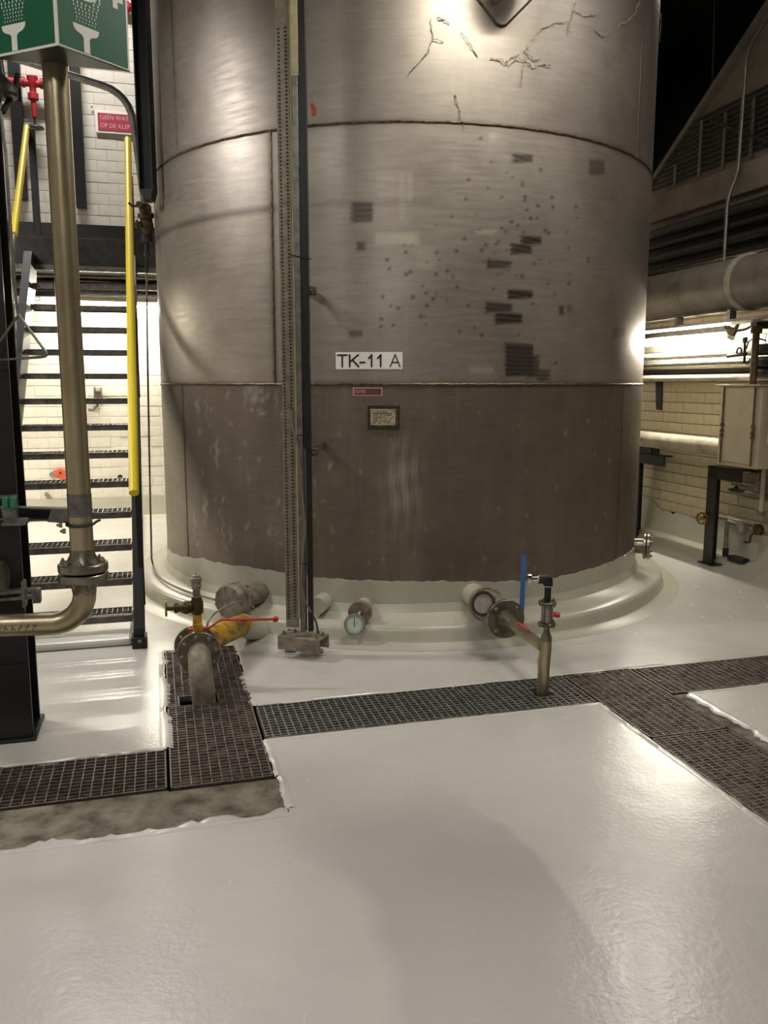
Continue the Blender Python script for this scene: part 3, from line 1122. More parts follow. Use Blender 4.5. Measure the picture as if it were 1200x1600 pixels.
grating(-1.9, -.015, 3.24, 3.615, 'open steel floor grating beside the black column foot', 'bars', pa=.042, pb=.03)
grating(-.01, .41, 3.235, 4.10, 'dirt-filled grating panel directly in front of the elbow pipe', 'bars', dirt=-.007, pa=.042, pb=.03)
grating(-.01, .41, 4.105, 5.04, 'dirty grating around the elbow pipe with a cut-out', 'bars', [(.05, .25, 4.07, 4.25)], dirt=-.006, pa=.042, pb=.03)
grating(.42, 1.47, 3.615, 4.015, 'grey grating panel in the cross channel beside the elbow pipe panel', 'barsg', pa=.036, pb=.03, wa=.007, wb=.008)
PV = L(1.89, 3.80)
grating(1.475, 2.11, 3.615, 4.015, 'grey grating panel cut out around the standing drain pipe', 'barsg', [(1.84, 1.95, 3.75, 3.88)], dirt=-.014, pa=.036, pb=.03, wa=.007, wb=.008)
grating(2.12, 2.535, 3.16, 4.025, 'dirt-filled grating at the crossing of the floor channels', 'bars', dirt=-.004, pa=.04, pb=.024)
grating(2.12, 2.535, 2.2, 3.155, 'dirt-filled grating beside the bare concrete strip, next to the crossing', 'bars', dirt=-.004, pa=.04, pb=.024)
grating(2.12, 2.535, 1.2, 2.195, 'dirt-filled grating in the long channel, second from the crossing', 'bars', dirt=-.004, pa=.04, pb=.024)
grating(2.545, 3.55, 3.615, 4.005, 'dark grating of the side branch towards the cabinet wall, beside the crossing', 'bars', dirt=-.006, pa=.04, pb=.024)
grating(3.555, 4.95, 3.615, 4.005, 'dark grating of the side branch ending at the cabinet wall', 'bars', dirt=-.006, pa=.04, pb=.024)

# ================================================================== STAIR
HS, GS, ZS, E2S = .19, .20, .15, 5.38
A_L, A_R = -.97, -.19
st = empty('steel_stair', L((A_L + A_R) / 2, 5.3, 0), 'dark open-tread steel stair with yellow handrails rising beside the tank', 'stair')
sd = (EY * GS + EZ * HS).normalized()
sn = EX.cross(sd).normalized()
if sn.z < 0:
    sn = -sn


def stringer(e1, side):
    mb = MB()
    p0, p1 = L(e1, 5.2, .0), L(e1, 8.12, 2.62)
    dp = .19
    # web plate with plumb foot and flanges
    poly = [L(e1, 5.15, .0), L(e1, 5.29, .0), L(e1, 8.12, 2.62 - .08), L(e1, 8.12, 2.72), L(e1, 7.9, 2.72), L(e1, 5.15, .12)]
    mb.prism([p - EX * .004 for p in poly], EX * .008)
    for (q0, q1) in ((L(e1, 5.15, .12), L(e1, 7.9, 2.72)), (L(e1, 5.29, .0), L(e1, 8.12, 2.54))):
        mb.bar(q0 + EX * side * .028, q1 + EX * side * .028, .064, .008, sn)
    mb.bar(L(e1, 5.15, .0) + EX * side * .028, L(e1, 5.15, .125) + EX * side * .028, .064, .008, EY)
    return mb.build('stringer', 'black', st)


stringer(A_R + .006, 1)
stringer(A_L - .006, -1)
foot = MB().ebox(A_R - .01, A_R + .08, 5.12, 5.24, 0, .07).build('foot_plate', 'black', st, .004)
inst(BOLT, 'bolt', foot, mframe(L(A_R + .035, 5.12, .05), -EY))
# tread: channel frame and grating slats, shared by all steps
tw, td = A_R - A_L - .012, .215
tm = MB()
for y in (-.0, td):
    tm.box(EX * 0 + EY * y, tw, .012, .042)
for s_ in (-1, 1):
    tm.box(EX * s_ * (tw / 2 - .004) + EY * td / 2, .008, td, .042)
tm.box(EY * .006 + EZ * .018, tw, .03, .006)
t_me = tm.mesh('tread', M['tread'], smooth=False)
gm = MB()
for k in range(1, 24):
    gm.box(EX * (-tw / 2 + tw * k / 24) + EY * td / 2 + EZ * .006, .004, td, .028)
for k in range(1, 5):
    gm.box(EY * td * k / 5 + EZ * .014, tw, .004, .008)
g_me = gm.mesh('tread_grating', M['tread'], smooth=False)
for k in range(13):
    c = L((A_L + A_R) / 2, E2S + GS * k - .05, ZS + HS * k - .01)
    t_ = inst(t_me, 'tread', st, Matrix.Translation(c))
    g_ = inst(g_me, 'tread_grating', t_, Matrix.Translation(c))
    g_['kind'] = 'stuff'
# handrails
rail0 = L(A_R + .035, 5.36, .93)
MB().tube([rail0 + (EY * GS + EZ * HS) * k for k in (0, 5, 10, 15.2)], .031, 14).build('handrail', 'yrail', st)['label'] = 'chipped yellow handrail tube'
for k in (.6, 7.5, 13.0):
    p = rail0 + (EY * GS + EZ * HS) * k
    MB().bar(p - EZ * .86 + EX * .02, p + EX * .02, .035, .012, EY).build('rail_post', 'black', st)
    for j in (.4, .6):
        pass
lr0 = L(A_L - .05, 5.36, .93)
MB().tube([lr0 + (EY * GS + EZ * HS) * k for k in (9.6, 15.5)], .028, 12).build('handrail', 'yrail', st)['label'] = 'chipped yellow handrail tube'
MB().tube([lr0 + (EY * GS + EZ * HS) * k for k in (1.5, 9.5)], .026, 12).build('handrail', 'galv', st)
MB().bar(lr0 + (EY * GS + EZ * HS) * 8 - EZ * .85, lr0 + (EY * GS + EZ * HS) * 8, .035, .012, EY).build('rail_post', 'galv', st)
# landing at the stair head
ld = empty('stair_landing', L(-.6, 8.4, 2.5), 'dark steel landing at the head of the stair', 'landing')
MB().ebox(-1.6, .05, 8.0, 8.05, 2.585, 2.63).build('nosing', 'tread', ld, .004)
MB().ebox(-1.6, .05, 8.05, 8.07, 2.60, 2.87).build('fascia', 'dark_steel', ld, .003)
MB().ebox(-1.6, .05, 8.07, 10.24, 2.865, 2.895).build('deck', 'dark_steel', ld)
pe = lr0 + (EY * GS + EZ * HS) * 15.4
ep_ = toE(pe)
MB().ebox(ep_[0] + .01, ep_[0] + .07, ep_[1] - .03, ep_[1] + .03, 2.895, ep_[2]).build('post', 'black', ld, .003)

# dark slab edge and beam on the back wall, with cable tray below it
struct(MB().ebox(-6, .8, 10.25, E2B + .02, 2.93, 3.37).build('trim_4', 'black'))
ct = empty('cable_tray', L(-.8, 10.25, 2.72), 'horizontal cable tray with bundled cables under the dark wall beam', 'cable tray')
MB().ebox(-3, .8, 10.12, 10.36, 2.66, 2.675).build('tray', 'galv', ct)
MB().ebox(-3, .8, 10.115, 10.12, 2.66, 2.715).build('side_rail', 'galv', ct)
for k in range(9):
    pts = []
    for j in range(24):
        pts.append(L(-3 + 3.8 * j / 23, 10.14 + .022 * k + random.uniform(-.008, .008), 2.73 + .02 * (k % 3) + .035 * (k % 2) + random.uniform(-.012, .012)))
    MB().tube(pts, random.uniform(.007, .014), 6).build('cable', random.choice(['cable', 'insul', 'galv', 'blackcable']), ct)
struct(MB().ebox(-6, .8, 10.3, E2B + .02, 2.58, 2.655).build('trim_5', 'black'))


# ---------------------------------------------------------------- fluorescent lamps
def tube_lamp(name, p0, p1, label, down, tubes, housing='cab', mt='tube'):
    p0, p1 = Vector(p0), Vector(p1)
    r = empty(name, (p0 + p1) / 2, label, 'lamp')
    a = (p1 - p0).normalized()
    up_ = -Vector(down)
    MB().bar(p0 + up_ * .07, p1 + up_ * .07, .1, .05, up_).build('housing', housing, r, .006)
    x = a.cross(up_)
    for s_ in tubes:
        MB().cyl(p0 + a * .03 + x * s_, p1 - a * .03 + x * s_, .016, n=12).build('tube', mt, r)
    for q in (p0, p1):
        MB().bar(q - a * .012 + up_ * .02, q + a * .012 + up_ * .02, .07, .07, up_).build('end_cap', 'white', r, .004)
    return r


tube_lamp('fluorescent_lamp', L(-.98, 10.18, 2.475), L(.24, 10.18, 2.475), 'glowing fluorescent tube on the white brick wall behind the stair', (0, 0, -1), (0,))
tube_lamp('fluorescent_lamp', L(4.78, 6.25, 1.99), L(4.78, 7.55, 1.99), 'glowing fluorescent tube on the wall between the big duct and the pipes', (-.25, 0, -.97), (0,), 'galv', 'tube_r')
for k, (a_, b_, z_, w_, c_) in enumerate(HALL_AND_FILL_LAMPS):
    lab = ['over the floor before the tank', 'beside the stair and black column', 'over the empty floor, unseen, placed to light the tank front', 'beyond the sloping wall', 'over the floor facing the column', 'over the long floor channel', 'high above the stair landing', 'high over the side channel, added to brighten the upper wall', 'hung low beside the landing, added to brighten the wall behind the stair'][k]
    o = tube_lamp('hall_and_fill_lamp', L(a_ - .6, b_, z_ + .04), L(a_ + .6, b_, z_ + .04), 'hanging fluorescent hall lamp ' + lab, (0, 0, -1), (-.03, .03), 'white', 'tube_hall')
    zh_ = 7.5
    MB().cyl(L(a_ - .4, b_, z_ + .1), L(a_ - .4, b_, zh_), .006, n=6).build('hanger', 'galv', o)
    MB().cyl(L(a_ + .4, b_, z_ + .1), L(a_ + .4, b_, zh_), .006, n=6).build('hanger', 'galv', o)

# ---------------------------------------------------------------- things on the back wall
sgn = empty('warning_sign', onE2(182, 210, 10.37), 'faded red warning sign with white border on the brick wall', 'sign')
p_tl, p_br = onE2(148, 172, 10.37), onE2(216, 212, 10.37)
ea, eb, zc0, zc1 = toE(p_tl)[0], toE(p_br)[0], p_br.z, p_tl.z
MB().ebox(ea, eb, 10.36, 10.38, zc0, zc1).build('border', 'white', sgn, .003)
MB().ebox(ea + .028, eb - .028, 10.352, 10.36, zc0 + .028, zc1 - .028).build('panel', 'signred', sgn)
hh_ = zc1 - zc0
for j, tx in enumerate(('GEEN WATER', 'OP DE KLEP')):
    text_mesh(tx, hh_ * .27, lambda x, y, j=j: L(ea + .05 + x * .95, 10.350, zc1 - hh_ * (.40 + .36 * j) + y), 'lettering', 'pink', sgn)
for fx in (ea - .03, eb + .02):
    inst(BOLT, 'bolt', sgn, mframe(L(fx, 10.37, zc1 + .03), -EY))

rp = empty('red_pipe', L(-1.1, 10.28, 4.7), 'red painted sprinkler pipe with tee on the back wall', 'pipe')
zr = onE2(60, 133, 10.28).z
MB().cyl(L(-3, 10.22, zr + .02), L(-.88, 10.22, zr - .01), .038).build('pipe', 'redpipe', rp)
er = toE(onE2(52, 133, 10.28))[0]
MB().lathe(L(er, 10.22, zr + .07), -EZ, [(0, .03), (.01, .06), (.1, .05), (.12, .035), (.17, .035), (.18, .055), (.24, .055), (.25, .03), (.42, .026)], 18).build('tee', 'redpipe', rp)
MB().lathe(L(er, 10.22, zr - .35), -EZ, [(0, .012), (.09, .012), (.1, .09), (.115, .095), (.12, .02)], 18).build('sprinkler_head', 'dark_steel', rp)
for sgnx in (-.09, .09):
    MB().cyl(L(er + sgnx - .015, 10.22, zr), L(er + sgnx + .015, 10.22, zr), .055).build('coupling', 'redpipe', rp)
pr = empty('red_pipe', onE2(205, 12, 10.28), 'short stretch of red pipe high beside the hanging black beam', 'pipe')
q = onE2(205, 12, 10.28)
MB().cyl(q - EX * .25, q + EX * .6, .045).build('pipe', 'redpipe', pr)
MB().cyl(q - EX * .06, q - EX * .02, .062).build('coupling', 'redpipe', pr)

q0, q1 = onE2(124, 95, 10.33), onE2(128, 325, 10.33)
e_c = toE(q1)[0]
tag(rebase(MB().ebox(e_c - .055, e_c + .055, 10.28, 10.38, q1.z, 7.5).build('wall_stanchion', 'black', bevel=.004), L(e_c, 10.33, q1.z)), 'narrow black steel stanchion on the wall between red pipe and red sign', 'steel post')

q2 = onE2(35, 312, 10.33)
e_c2 = toE(q2)[0]
tag(rebase(MB().ebox(e_c2 - .06, e_c2 + .06, 10.29, 10.38, q2.z, 7.5).build('wall_stanchion', 'black', bevel=.004), L(e_c2, 10.33, q2.z)), 'black steel stanchion on the wall behind the stair handrail end, crossing the red pipe', 'steel post')
so = empty('wall_socket', onE2(153, 635, 10.37), 'small grey wall fitting with cable on the white bricks behind the stair', 'wall fitting')
MB().box(onE2(153, 615, 10.35), .09, .07, .16).build('housing', 'galv', so, .01)
MB().box(onE2(153, 608, 10.305), .05, .02, .05).build('cover', 'cab', so, .006)
MB().tube([onE2(153, 626, 10.35), onE2(152, 634, 10.35), onE2(146, 640, 10.37), onE2(138, 640, 10.385)], .016, 8).build('cable', 'galv', so)
orp = empty('orange_bracket', onE2(92, 745, 10.37), 'orange plastic bracket screwed low on the white brick wall', 'bracket')
MB().prism([onE2(*p, 10.385) for p in [(84, 735), (90, 733), (95, 731), (101, 734), (118, 735), (118, 748), (100, 749), (88, 746), (82, 742)]], -EY * .05).build('body', 'orange', orp, .004)
MB().cyl(onE2(82, 742, 10.385), onE2(82, 742, 10.33), .035).build('boss', 'dull', orp)
MB().cyl(onE2(94, 739, 10.33), onE2(94, 739, 10.325), .012).build('screw', 'dark_steel', orp)
sp_ = empty('pipe_stub', onE2(186, 748, 10.38), 'small capped pipe stub sticking out low from the white wall', 'pipe')
MB().cyl(onE2(183, 752, 10.4), onE2(187, 746, 10.3), .018).build('stub', 'dull', sp_)
MB().cyl(onE2(187, 746, 10.3), onE2(188, 745, 10.27), .028).build('cap', 'dark_steel', sp_)
tag(rebase(MB().prism([onE2(*p, 10.36) for p in [(70, 769), (74, 770), (79, 775), (69, 775)]], EY * .02).build('coating_scar', 'dull'), onE2(74, 775, 10.37)), 'small grey bare spot in the coating at the foot of the white wall', 'mark')

# ================================================================== BLACK COLUMN
co = empty('steel_column', L(-.78, 4.0, 0), 'black painted steel column standing in the floor coating', 'column')
MB().ebox(-.94, -.60, 3.89, 3.91, .012, 7.5).build('flange_plate', 'black', co, .002)
MB().ebox(-.94, -.60, 4.11, 4.13, .012, 7.5).build('flange_plate', 'black', co, .002)
MB().ebox(-.778, -.762, 3.91, 4.11, .012, 7.5).build('web', 'black', co)
MB().ebox(-.99, -.585, 3.86, 4.16, 0, .014).build('base_plate', 'black', co, .003)
MB().ebox(-.935, -.605, 3.882, 3.89, .014, .36).build('splice_plate', 'black', co, .002)

# hanging black beam beside the tank
hb = empty('hanging_beam', P(226, 312, 6.2), 'black steel beam hanging down beside the tank above the stair', 'beam')
bx = P(222, 60, 6.2).x
by = 6.2
AXW = (Vector((1, 0, 0)), Vector((0, 1, 0)), EZ)
zb_ = P(226, 312, 6.2).z
MB().box((bx - .045, by, (zb_ + 7.5) / 2 + .03), .008, .12, 7.5 - zb_ - .06, AXW).build('flange_plate', 'black', hb)
MB().box((bx + .045, by, (zb_ + 7.5) / 2 + .03), .008, .12, 7.5 - zb_ - .06, AXW).build('flange_plate', 'black', hb)
MB().box((bx, by, (zb_ + 7.5) / 2 + .03), .085, .01, 7.5 - zb_ - .06, AXW).build('web', 'black', hb)
MB().prism([(bx - .049, by - .06, zb_ + .06), (bx + .049, by - .06, zb_ + .06), (bx + .03, by - .06, zb_ - .01), (bx - .02, by - .06, zb_ - .01)], (0, .12, 0)).build('end_plate', 'black', hb)

# drop pipe with valve and thin cable down to the plinth
dpp = empty('drop_pipe', P(229, 360, 6.75), 'bent grey water pipe with valve ending above the thin hanging cable', 'pipe')


def bend(pts, rad=.12, n=6):
    """round the corners of a polyline"""
    pts = [Vector(p) for p in pts]
    out = [pts[0]]
    for i in range(1, len(pts) - 1):
        a, b_, c = pts[i - 1], pts[i], pts[i + 1]
        d1, d2 = (a - b_), (c - b_)
        r = min(rad, d1.length * .48, d2.length * .48)
        p, q = b_ + d1.normalized() * r, b_ + d2.normalized() * r
        for k in range(n + 1):
            f = k / n
            out.append(p * (1 - f) ** 2 + b_ * 2 * f * (1 - f) + q * f * f)
    out.append(pts[-1])
    return out


MB().tube(bend([P(-40, 72, 6.3), P(40, 96, 6.3), P(203, 147, 6.35), P(226, 320, 6.5)], .2), .026, 12).build('pipe', 'galv', dpp)
qv = P(228, 330, 6.5)
MB().lathe(P(226, 318, 6.5), P(231, 370, 6.55) - P(226, 318, 6.5), [(0, .03), (.02, .045), (.06, .045), (.07, .06), (.1, .06), (.11, .045), (.16, .05), (.2, .04), (.24, .028)], 14).build('valve_body', 'darkbrass', dpp)
MB().cyl(P(222, 322, 6.5), P(217, 319, 6.35), .022).build('valve_stem', 'darkbrass', dpp)
MB().tube([P(201, 317, 6.4), P(207, 322, 6.4), P(218, 322, 6.42)], .009, 8).build('lever', 'blackcable', dpp)
MB().cyl(P(212, 349, 6.5), P(222, 352, 6.5), .02).build('side_outlet', 'darkbrass', dpp)
MB().ring(P(214, 350, 6.48), (1, .2, 0), .03, .008, 16, 6).build('hand_wheel', 'darkbrass', dpp)
MB().lathe(P(230, 368, 6.55), P(229, 424, 6.6) - P(230, 368, 6.55), [(0, .045), (.05, .04), (.06, .022), (.12, .02), (.125, .026), (.15, .026), (.155, .014), (.27, .014)], 12).build('hose_tail', 'dark_steel', dpp)
bpt = FL(237, 878, .16)
cbl = [P(229, 424, 6.6), P(230, 520, 6.62), P(233, 700, 6.7), bpt + Vector((0, 0, .02))]
for t_ in np.linspace(math.atan2(bpt.x - TC.x, TC.y - bpt.y), -.62, 14):
    cbl.append(Vector((TC.x + 2.1 * math.sin(t_), TC.y - 2.1 * math.cos(t_), .139)))
tag(rebase(MB().tube(bend(cbl, .06, 4), .008, 8).build('hanging_cable', 'cable'), bpt), 'thin grey cable hanging straight down and running along the tank plinth', 'cable')

# ================================================================== SHOWER PIPE WITH FLANGE, SIGN
YP = 3.4
px_, zf = P(131, 905, YP).x, P(131, 893, YP).z
pp = empty('standpipe', (px_, YP, .62), 'tarnished stainless standpipe with flange and elbow in front of the stair', 'pipe')
ptop = Vector((px_ + .0, YP, 2.86))
MB().cyl((px_, YP, zf + .03), ptop, .047, n=28).build('riser', 'pipe', pp)
MB().cyl((px_, YP, zf + .235), (px_, YP, zf + .33), .0485, n=28).build('pipe_band', 'galv', pp)
fu = flange(pp, (px_, YP, zf + .038), EZ, .1, .034, 'ss', 8, .08)
fd = flange(pp, (px_, YP, zf - .038), -EZ, .1, .034, 'ss', 8, .08)
MB().lathe((px_, YP, zf + .036), EZ, [(0, .07), (.01, .066), (.035, .052), (.06, .048)], 28).build('weld_neck', 'ss', fu)
MB().lathe((px_, YP, zf - .036), -EZ, [(0, .07), (.01, .066), (.035, .05), (.06, .047)], 28).build('weld_neck', 'ss', fd)
MB().ring((px_, YP, zf), EZ, .072, .005, 28, 6).build('gasket', 'blackcable', pp)
pts = [Vector((px_, YP, zf - .05)), Vector((px_, YP, zf - .09))]
rb = .13
for k in range(1, 13):
    a = math.pi / 2 * k / 12
    pts.append(Vector((px_, YP, zf - .09)) + Vector((-rb * (1 - math.cos(a)), -.02 * (1 - math.cos(a)), -rb * math.sin(a))))
end = pts[-1]
pts.append(end + Vector((-.6, -.06, -.005)))
pts.append(end + Vector((-1.3, -.13, -.01)))
MB().tube(pts, .047, 26).build('elbow', 'pipe', pp)
mk = MB()
for k in range(9):
    u = 8 + k * 7.5
    p = Vector((end.x - .29 + k * .028, 0, 0))
    t_ = (p.x - end.x) / -.6
    y0_ = end.y - .06 * t_ - .0478
    mk.bar((p.x, y0_, end.z - .012 + .0), (p.x + random.uniform(.002, .014), y0_, end.z + .014), .004, .001, Vector((0, -1, 0)))
    mk.bar((p.x, y0_, end.z + random.uniform(-.01, .01)), (p.x + .016, y0_, end.z + random.uniform(-.01, .01)), .004, .001, Vector((0, -1, 0)))
mk.build('chalk_writing', 'cable', pp, kind='stuff')
# pipe clamp and its strut to the column
sa = empty('pipe_support', (px_ - .2, YP + .1, zf + .26), 'grey channel arm with U-bolt holding the standpipe to the column', 'pipe support')
zc_ = P(125, 805, YP).z
MB().bar((px_ - .5, YP + .115, zc_ + .02), (px_ - .045, YP + .05, zc_ + .02), .045, .006).build('arm_flange', 'galv', sa)
MB().bar((px_ - .5, YP + .115, zc_ - .03), (px_ - .045, YP + .05, zc_ - .03), .045, .006).build('arm_flange', 'galv', sa)
MB().bar((px_ - .5, YP + .137, zc_ - .005), (px_ - .045, YP + .072, zc_ - .005), .004, .05).build('arm_web', 'dark_steel', sa)
MB().prism([(px_ - .13, YP + .03, zc_ + .024), (px_ - .04, YP - .005, zc_ + .024), (px_ - .04, YP - .005, zc_ - .034), (px_ - .15, YP + .03, zc_ - .034)], (0, .008, 0)).build('end_gusset', 'galv', sa)
zu = P(125, 818, YP).z
ub = []
for k in range(25):
    a = math.radians(-200 + 220 * k / 24)
    ub.append(Vector((px_ + .055 * math.cos(a), YP + .055 * math.sin(a), zu + .004 * math.sin(a))))
ub.insert(0, ub[0] + Vector((-.03, .06, -.0)))
ub.append(ub[-1] + Vector((-.0, .06, 0)))
MB().tube(ub, .006, 8).build('u_bolt', 'dark_steel', sa)
for q in ((px_ - .075, YP - .005, zu - .005), (px_ - .06, YP - .01, zu - .03)):
    inst(BOLT, 'nut', sa, mframe(q, (-1, -.3, 0)))
# second strut and loose clamp parts on the column
s2 = empty('pipe_support', P(30, 925, 3.62), 'slotted double strut bracket low on the black column', 'pipe support')
zz = P(30, 925, 3.6).z
MB().bar(P(-60, 930, 3.45), P(55, 921, 3.50), .05, .012).build('strut', 'galv', s2)
MB().bar(P(-60, 940, 3.45), P(58, 931, 3.50), .05, .012).build('strut', 'galv', s2)
MB().box(P(38, 927, 3.48), .012, .07, .11).build('clamp_plate', 'galv', s2)
MB().box(P(58, 930, 3.51), .03, .05, .06).build('strut_end', 'galv', s2)
MB().cyl(P(-60, 903, 3.5), P(-5, 905, 3.5), .06).build('pipe_stub', 'ss', s2)
MB().cyl(P(-6, 905, 3.5), P(4, 905, 3.5), .08).build('flange', 'ss', s2)
bk = empty('diamond_bracket', P(22, 812, 3.4), 'grey flat diamond-shaped bracket plate hung from the column arm with teal clamps', 'bracket')
MB().prism([P(2, 822, 3.36), P(40, 821, 3.34), P(46, 815, 3.38), P(44, 812, 3.42), P(14, 812, 3.44)], (0, 0, .01)).build('plate', 'galv', bk)
MB().bar(P(18, 812, 3.42), P(14, 790, 3.42), .06, .02, Vector((0, 1, 0))).build('hanger', 'galv', bk)
for u in (9, 21):
    MB().box(P(u, 785, 3.41), .025, .03, .05).build('clamp', 'teal', bk, .006)
MB().box(P(12, 776, 3.43), .07, .03, .012).build('clamp_bar', 'galv', bk)

# emergency shower with pull handle beside the column
es = empty('emergency_shower', P(10, 130, 3.55), 'dark emergency shower head with grey pull rod and triangular handle', 'shower')
hc = P(0, 118, 3.55)
MB().lathe(hc, -EZ, [(0, .02), (.01, .03), (.03, .05), (.045, .062), (.07, .066), (.08, .06), (.082, .001)], 24).build('shower_head', 'dark_steel', es)
MB().tube([hc, hc + Vector((-.02, 0, .25)), hc + Vector((-.2, -.06, .3)), hc + Vector((-.6, -.2, .3))], .02, 10).build('supply_pipe', 'dark_steel', es)
MB().tube([hc + Vector((-.01, 0, -.05)), P(9, 240, 3.55), P(16, 350, 3.55), P(25, 470, 3.55), P(29, 494, 3.55)], .007, 8).build('pull_rod', 'galv', es)
MB().tube(bend([P(29, 492, 3.55), P(77, 557, 3.53), P(-22, 564, 3.53)], .03, 4) + [P(29, 492, 3.55)], .0065, 8).build('pull_handle', 'galv', es)
MB().tube([P(4, 175, 3.55), P(24, 140, 3.6), P(27, 118, 3.7)], .012, 8).build('lever_arm', 'dark_steel', es)

# V-shaped eyewash sign on top of the standpipe
zs0 = 2.80
ap = P(90, 76, 3.2)
ap.z = zs0
rc = Vector((P(203, 112, 3.46).x, 3.46, zs0))
lc = Vector((ap.x - .30, ap.y + .125, zs0))
vs_ = empty('eyewash_sign', ap, 'green and white V-shaped eyewash sign on top of the standpipe', 'sign')
HSN = .34


def face(p_left, p_right, label):
    ex = (p_right - p_left)
    w = ex.length
    ex.normalize()
    nrm = ex.cross(EZ)
    if nrm.y > 0:
        nrm = -nrm
    o = MB()
    o.box((p_left + p_right) / 2 + EZ * HSN / 2 - nrm * .002, w, .004, HSN, (ex, nrm, EZ))
    bd = o.build('sign_face', 'white', vs_)

    def pt(x, y, d=.0012):
        return p_left + ex * x + EZ * y + nrm * d
    MB().add([pt(.009, .009), pt(w - .009, .009), pt(w - .009, HSN - .009), pt(.009, HSN - .009)], [(0, 1, 2, 3)]).build('green_panel', 'green', bd)

    def shape(nm, xy):
        MB().prism([pt(x, y, .0016) for x, y in xy], nrm * .0008).build(nm, 'white', bd)
    k = w / .32
    cx = .125 * k
    basin = [(-.013, .009), (.013, .009), (.013, .058), (.02, .067), (.042, .074), (.053, .084), (.057, .10), (-.057, .10), (-.053, .084), (-.042, .074), (-.02, .067), (-.013, .058)]
    shape('basin_symbol', [(cx + x * k, y) for x, y in basin])
    dr = MB()
    for r in range(9):
        y = .112 + r * .0125
        n_ = 7
        for c in range(n_):
            x = (c - 3) * (.0135 + max(0, r - 2) * .0014) + (.003 if r % 2 else 0)
            if r > 5 and 1 < c < 5:
                continue
            s_ = .0026 + .0003 * r
            dr.prism([pt(cx + (x + s_ * .7 * math.cos(a)) * k, y + s_ * 1.3 * math.sin(a), .0016) for a in [j * math.pi / 3 for j in range(6)]], nrm * .0008)
    dr.build('water_drops', 'white', bd, kind='stuff')
    eye = [(cx + .055 * k * math.cos(a), .215 + .026 * math.sin(a)) for a in [j * math.pi / 10 for j in range(20)]]
    shape('eye_symbol', eye)
    c2 = .262 * k
    cr = [(-.011, -.036), (.011, -.036), (.011, -.011), (.036, -.011), (.036, .011), (.011, .011), (.011, .036), (-.011, .036), (-.011, .011), (-.036, .011), (-.036, -.011), (-.011, -.011)]
    shape('cross_symbol', [(c2 + x * k, .245 + y) for x, y in cr])


face(lc, ap, 'l')
face(ap, rc, 'r')
MB().prism([ap + (rc - ap) * .01, rc, lc], (0, 0, .004)).build('bottom_plate', 'dark_steel', vs_)

# ================================================================== INLET VALVE ASSEMBLY AT LEFT OF TANK
va = empty('inlet_valve', L(.14, 4.2, 0), 'flanged ball valve with red lever on a grey elbow pipe rising from the grating', 'valve')
ce, zv = .165, .205
rbend = .13
f1 = 4.31
pts = [L(ce + .02, f1 - rbend - .03, -.25), L(ce + .012, f1 - rbend - .02, -.02), L(ce + .006, f1 - rbend - .01, zv - rbend)]
for k in range(1, 11):
    a = math.pi / 2 * k / 10
    pts.append(L(ce, f1 - rbend + rbend * (1 - math.cos(a)) - .01 * (1 - k / 10), zv - rbend + rbend * math.sin(a)))
pts.append(L(ce, f1 + .01, zv))
MB().tube(pts, .06, 28).build('elbow', 'dull', va)
flange(va, L(ce, f1, zv), -EY, .112, .022, 'ss', 8, .09)
flange(va, L(ce - .012, f1 + .13, zv), -EY, .112, .022, 'ss', 8, .09)
MB().lathe(L(ce, f1 + .02, zv), EY, [(0, .065), (.03, .075), (.06, .078), (.085, .072), (.1, .065)], 24).build('valve_body', 'yvalve', va)
stc = L(ce, f1 + .06, 0)
MB().box(stc + EZ * (zv + .10), .05, .05, .10).build('stem_housing', 'yvalve', va, .008)
# red lever
zl_ = zv + .115
lv = [stc + EZ * zl_ - EX * .05, stc + EZ * zl_ + EX * .06, stc + EZ * (zl_ + .045) + EX * .12 - EY * .02, stc + EZ * (zl_ + .05) + EX * .40 - EY * .1]
lm = MB()
for k in range(3):
    lm.bar(lv[k], lv[k + 1], .03 if k < 2 else .022, .009, EZ)
lm = lm.build('lever', 'red', va, .002)
kb = lv[3]
MB().lathe(kb - EX * .016, EX, [(0, .006), (.004, .012), (.012, .016), (.02, .016), (.028, .012), (.032, .004)], 14).build('knob', 'red', lm)
# yellow pipe leading to the tank, grey underside flange
y0p, y1p = L(ce, f1 + .15, zv), L(.46, 5.0, .14)
dY = (y1p - y0p).normalized()
MB().cyl(y0p, y1p, .066, n=26).build('supply_pipe', 'yvalve', va)
MB().lathe(y1p - dY * .02, (dY + Vector((0, 0, -.32))).normalized(), [(0, .066), (.01, .072), (.02, .072), (.4, .075)], 26).build('collar', 'coat', va)
# riser with tee, brass globe valve and quick coupling
MB().cyl(stc + EZ * (zv + .14), stc + EZ * (zv + .215), .024, .021).build('riser', 'yvalve', va)
tz = zv + .235
MB().lathe(stc + EZ * (zv + .195), EZ, [(0, .026), (.01, .034), (.07, .034), (.08, .028), (.09, .028)], 8).build('tee', 'darkbrass', va)
gv = MB().lathe(stc + EZ * tz, -EX, [(0, .02), (.03, .03), (.06, .036), (.075, .03), (.09, .02), (.1, .026), (.115, .026), (.12, .012), (.16, .01)], 14).build('globe_valve', 'darkbrass', va)
hwc = stc + EZ * tz - EX * .158
MB().ring(hwc, EX, .036, .006, 20, 8).build('hand_wheel', 'brass', gv)
MB().box(hwc, .006, .068, .008).build('wheel_spoke', 'brass', gv)
MB().box(hwc, .006, .008, .068).build('wheel_spoke', 'brass', gv)
MB().lathe(stc + EZ * (tz + .045), EZ, [(0, .022), (.008, .025), (.012, .025), (.014, .019), (.05, .019), (.052, .024), (.065, .024)], 16).build('nipple', 'ss', va)
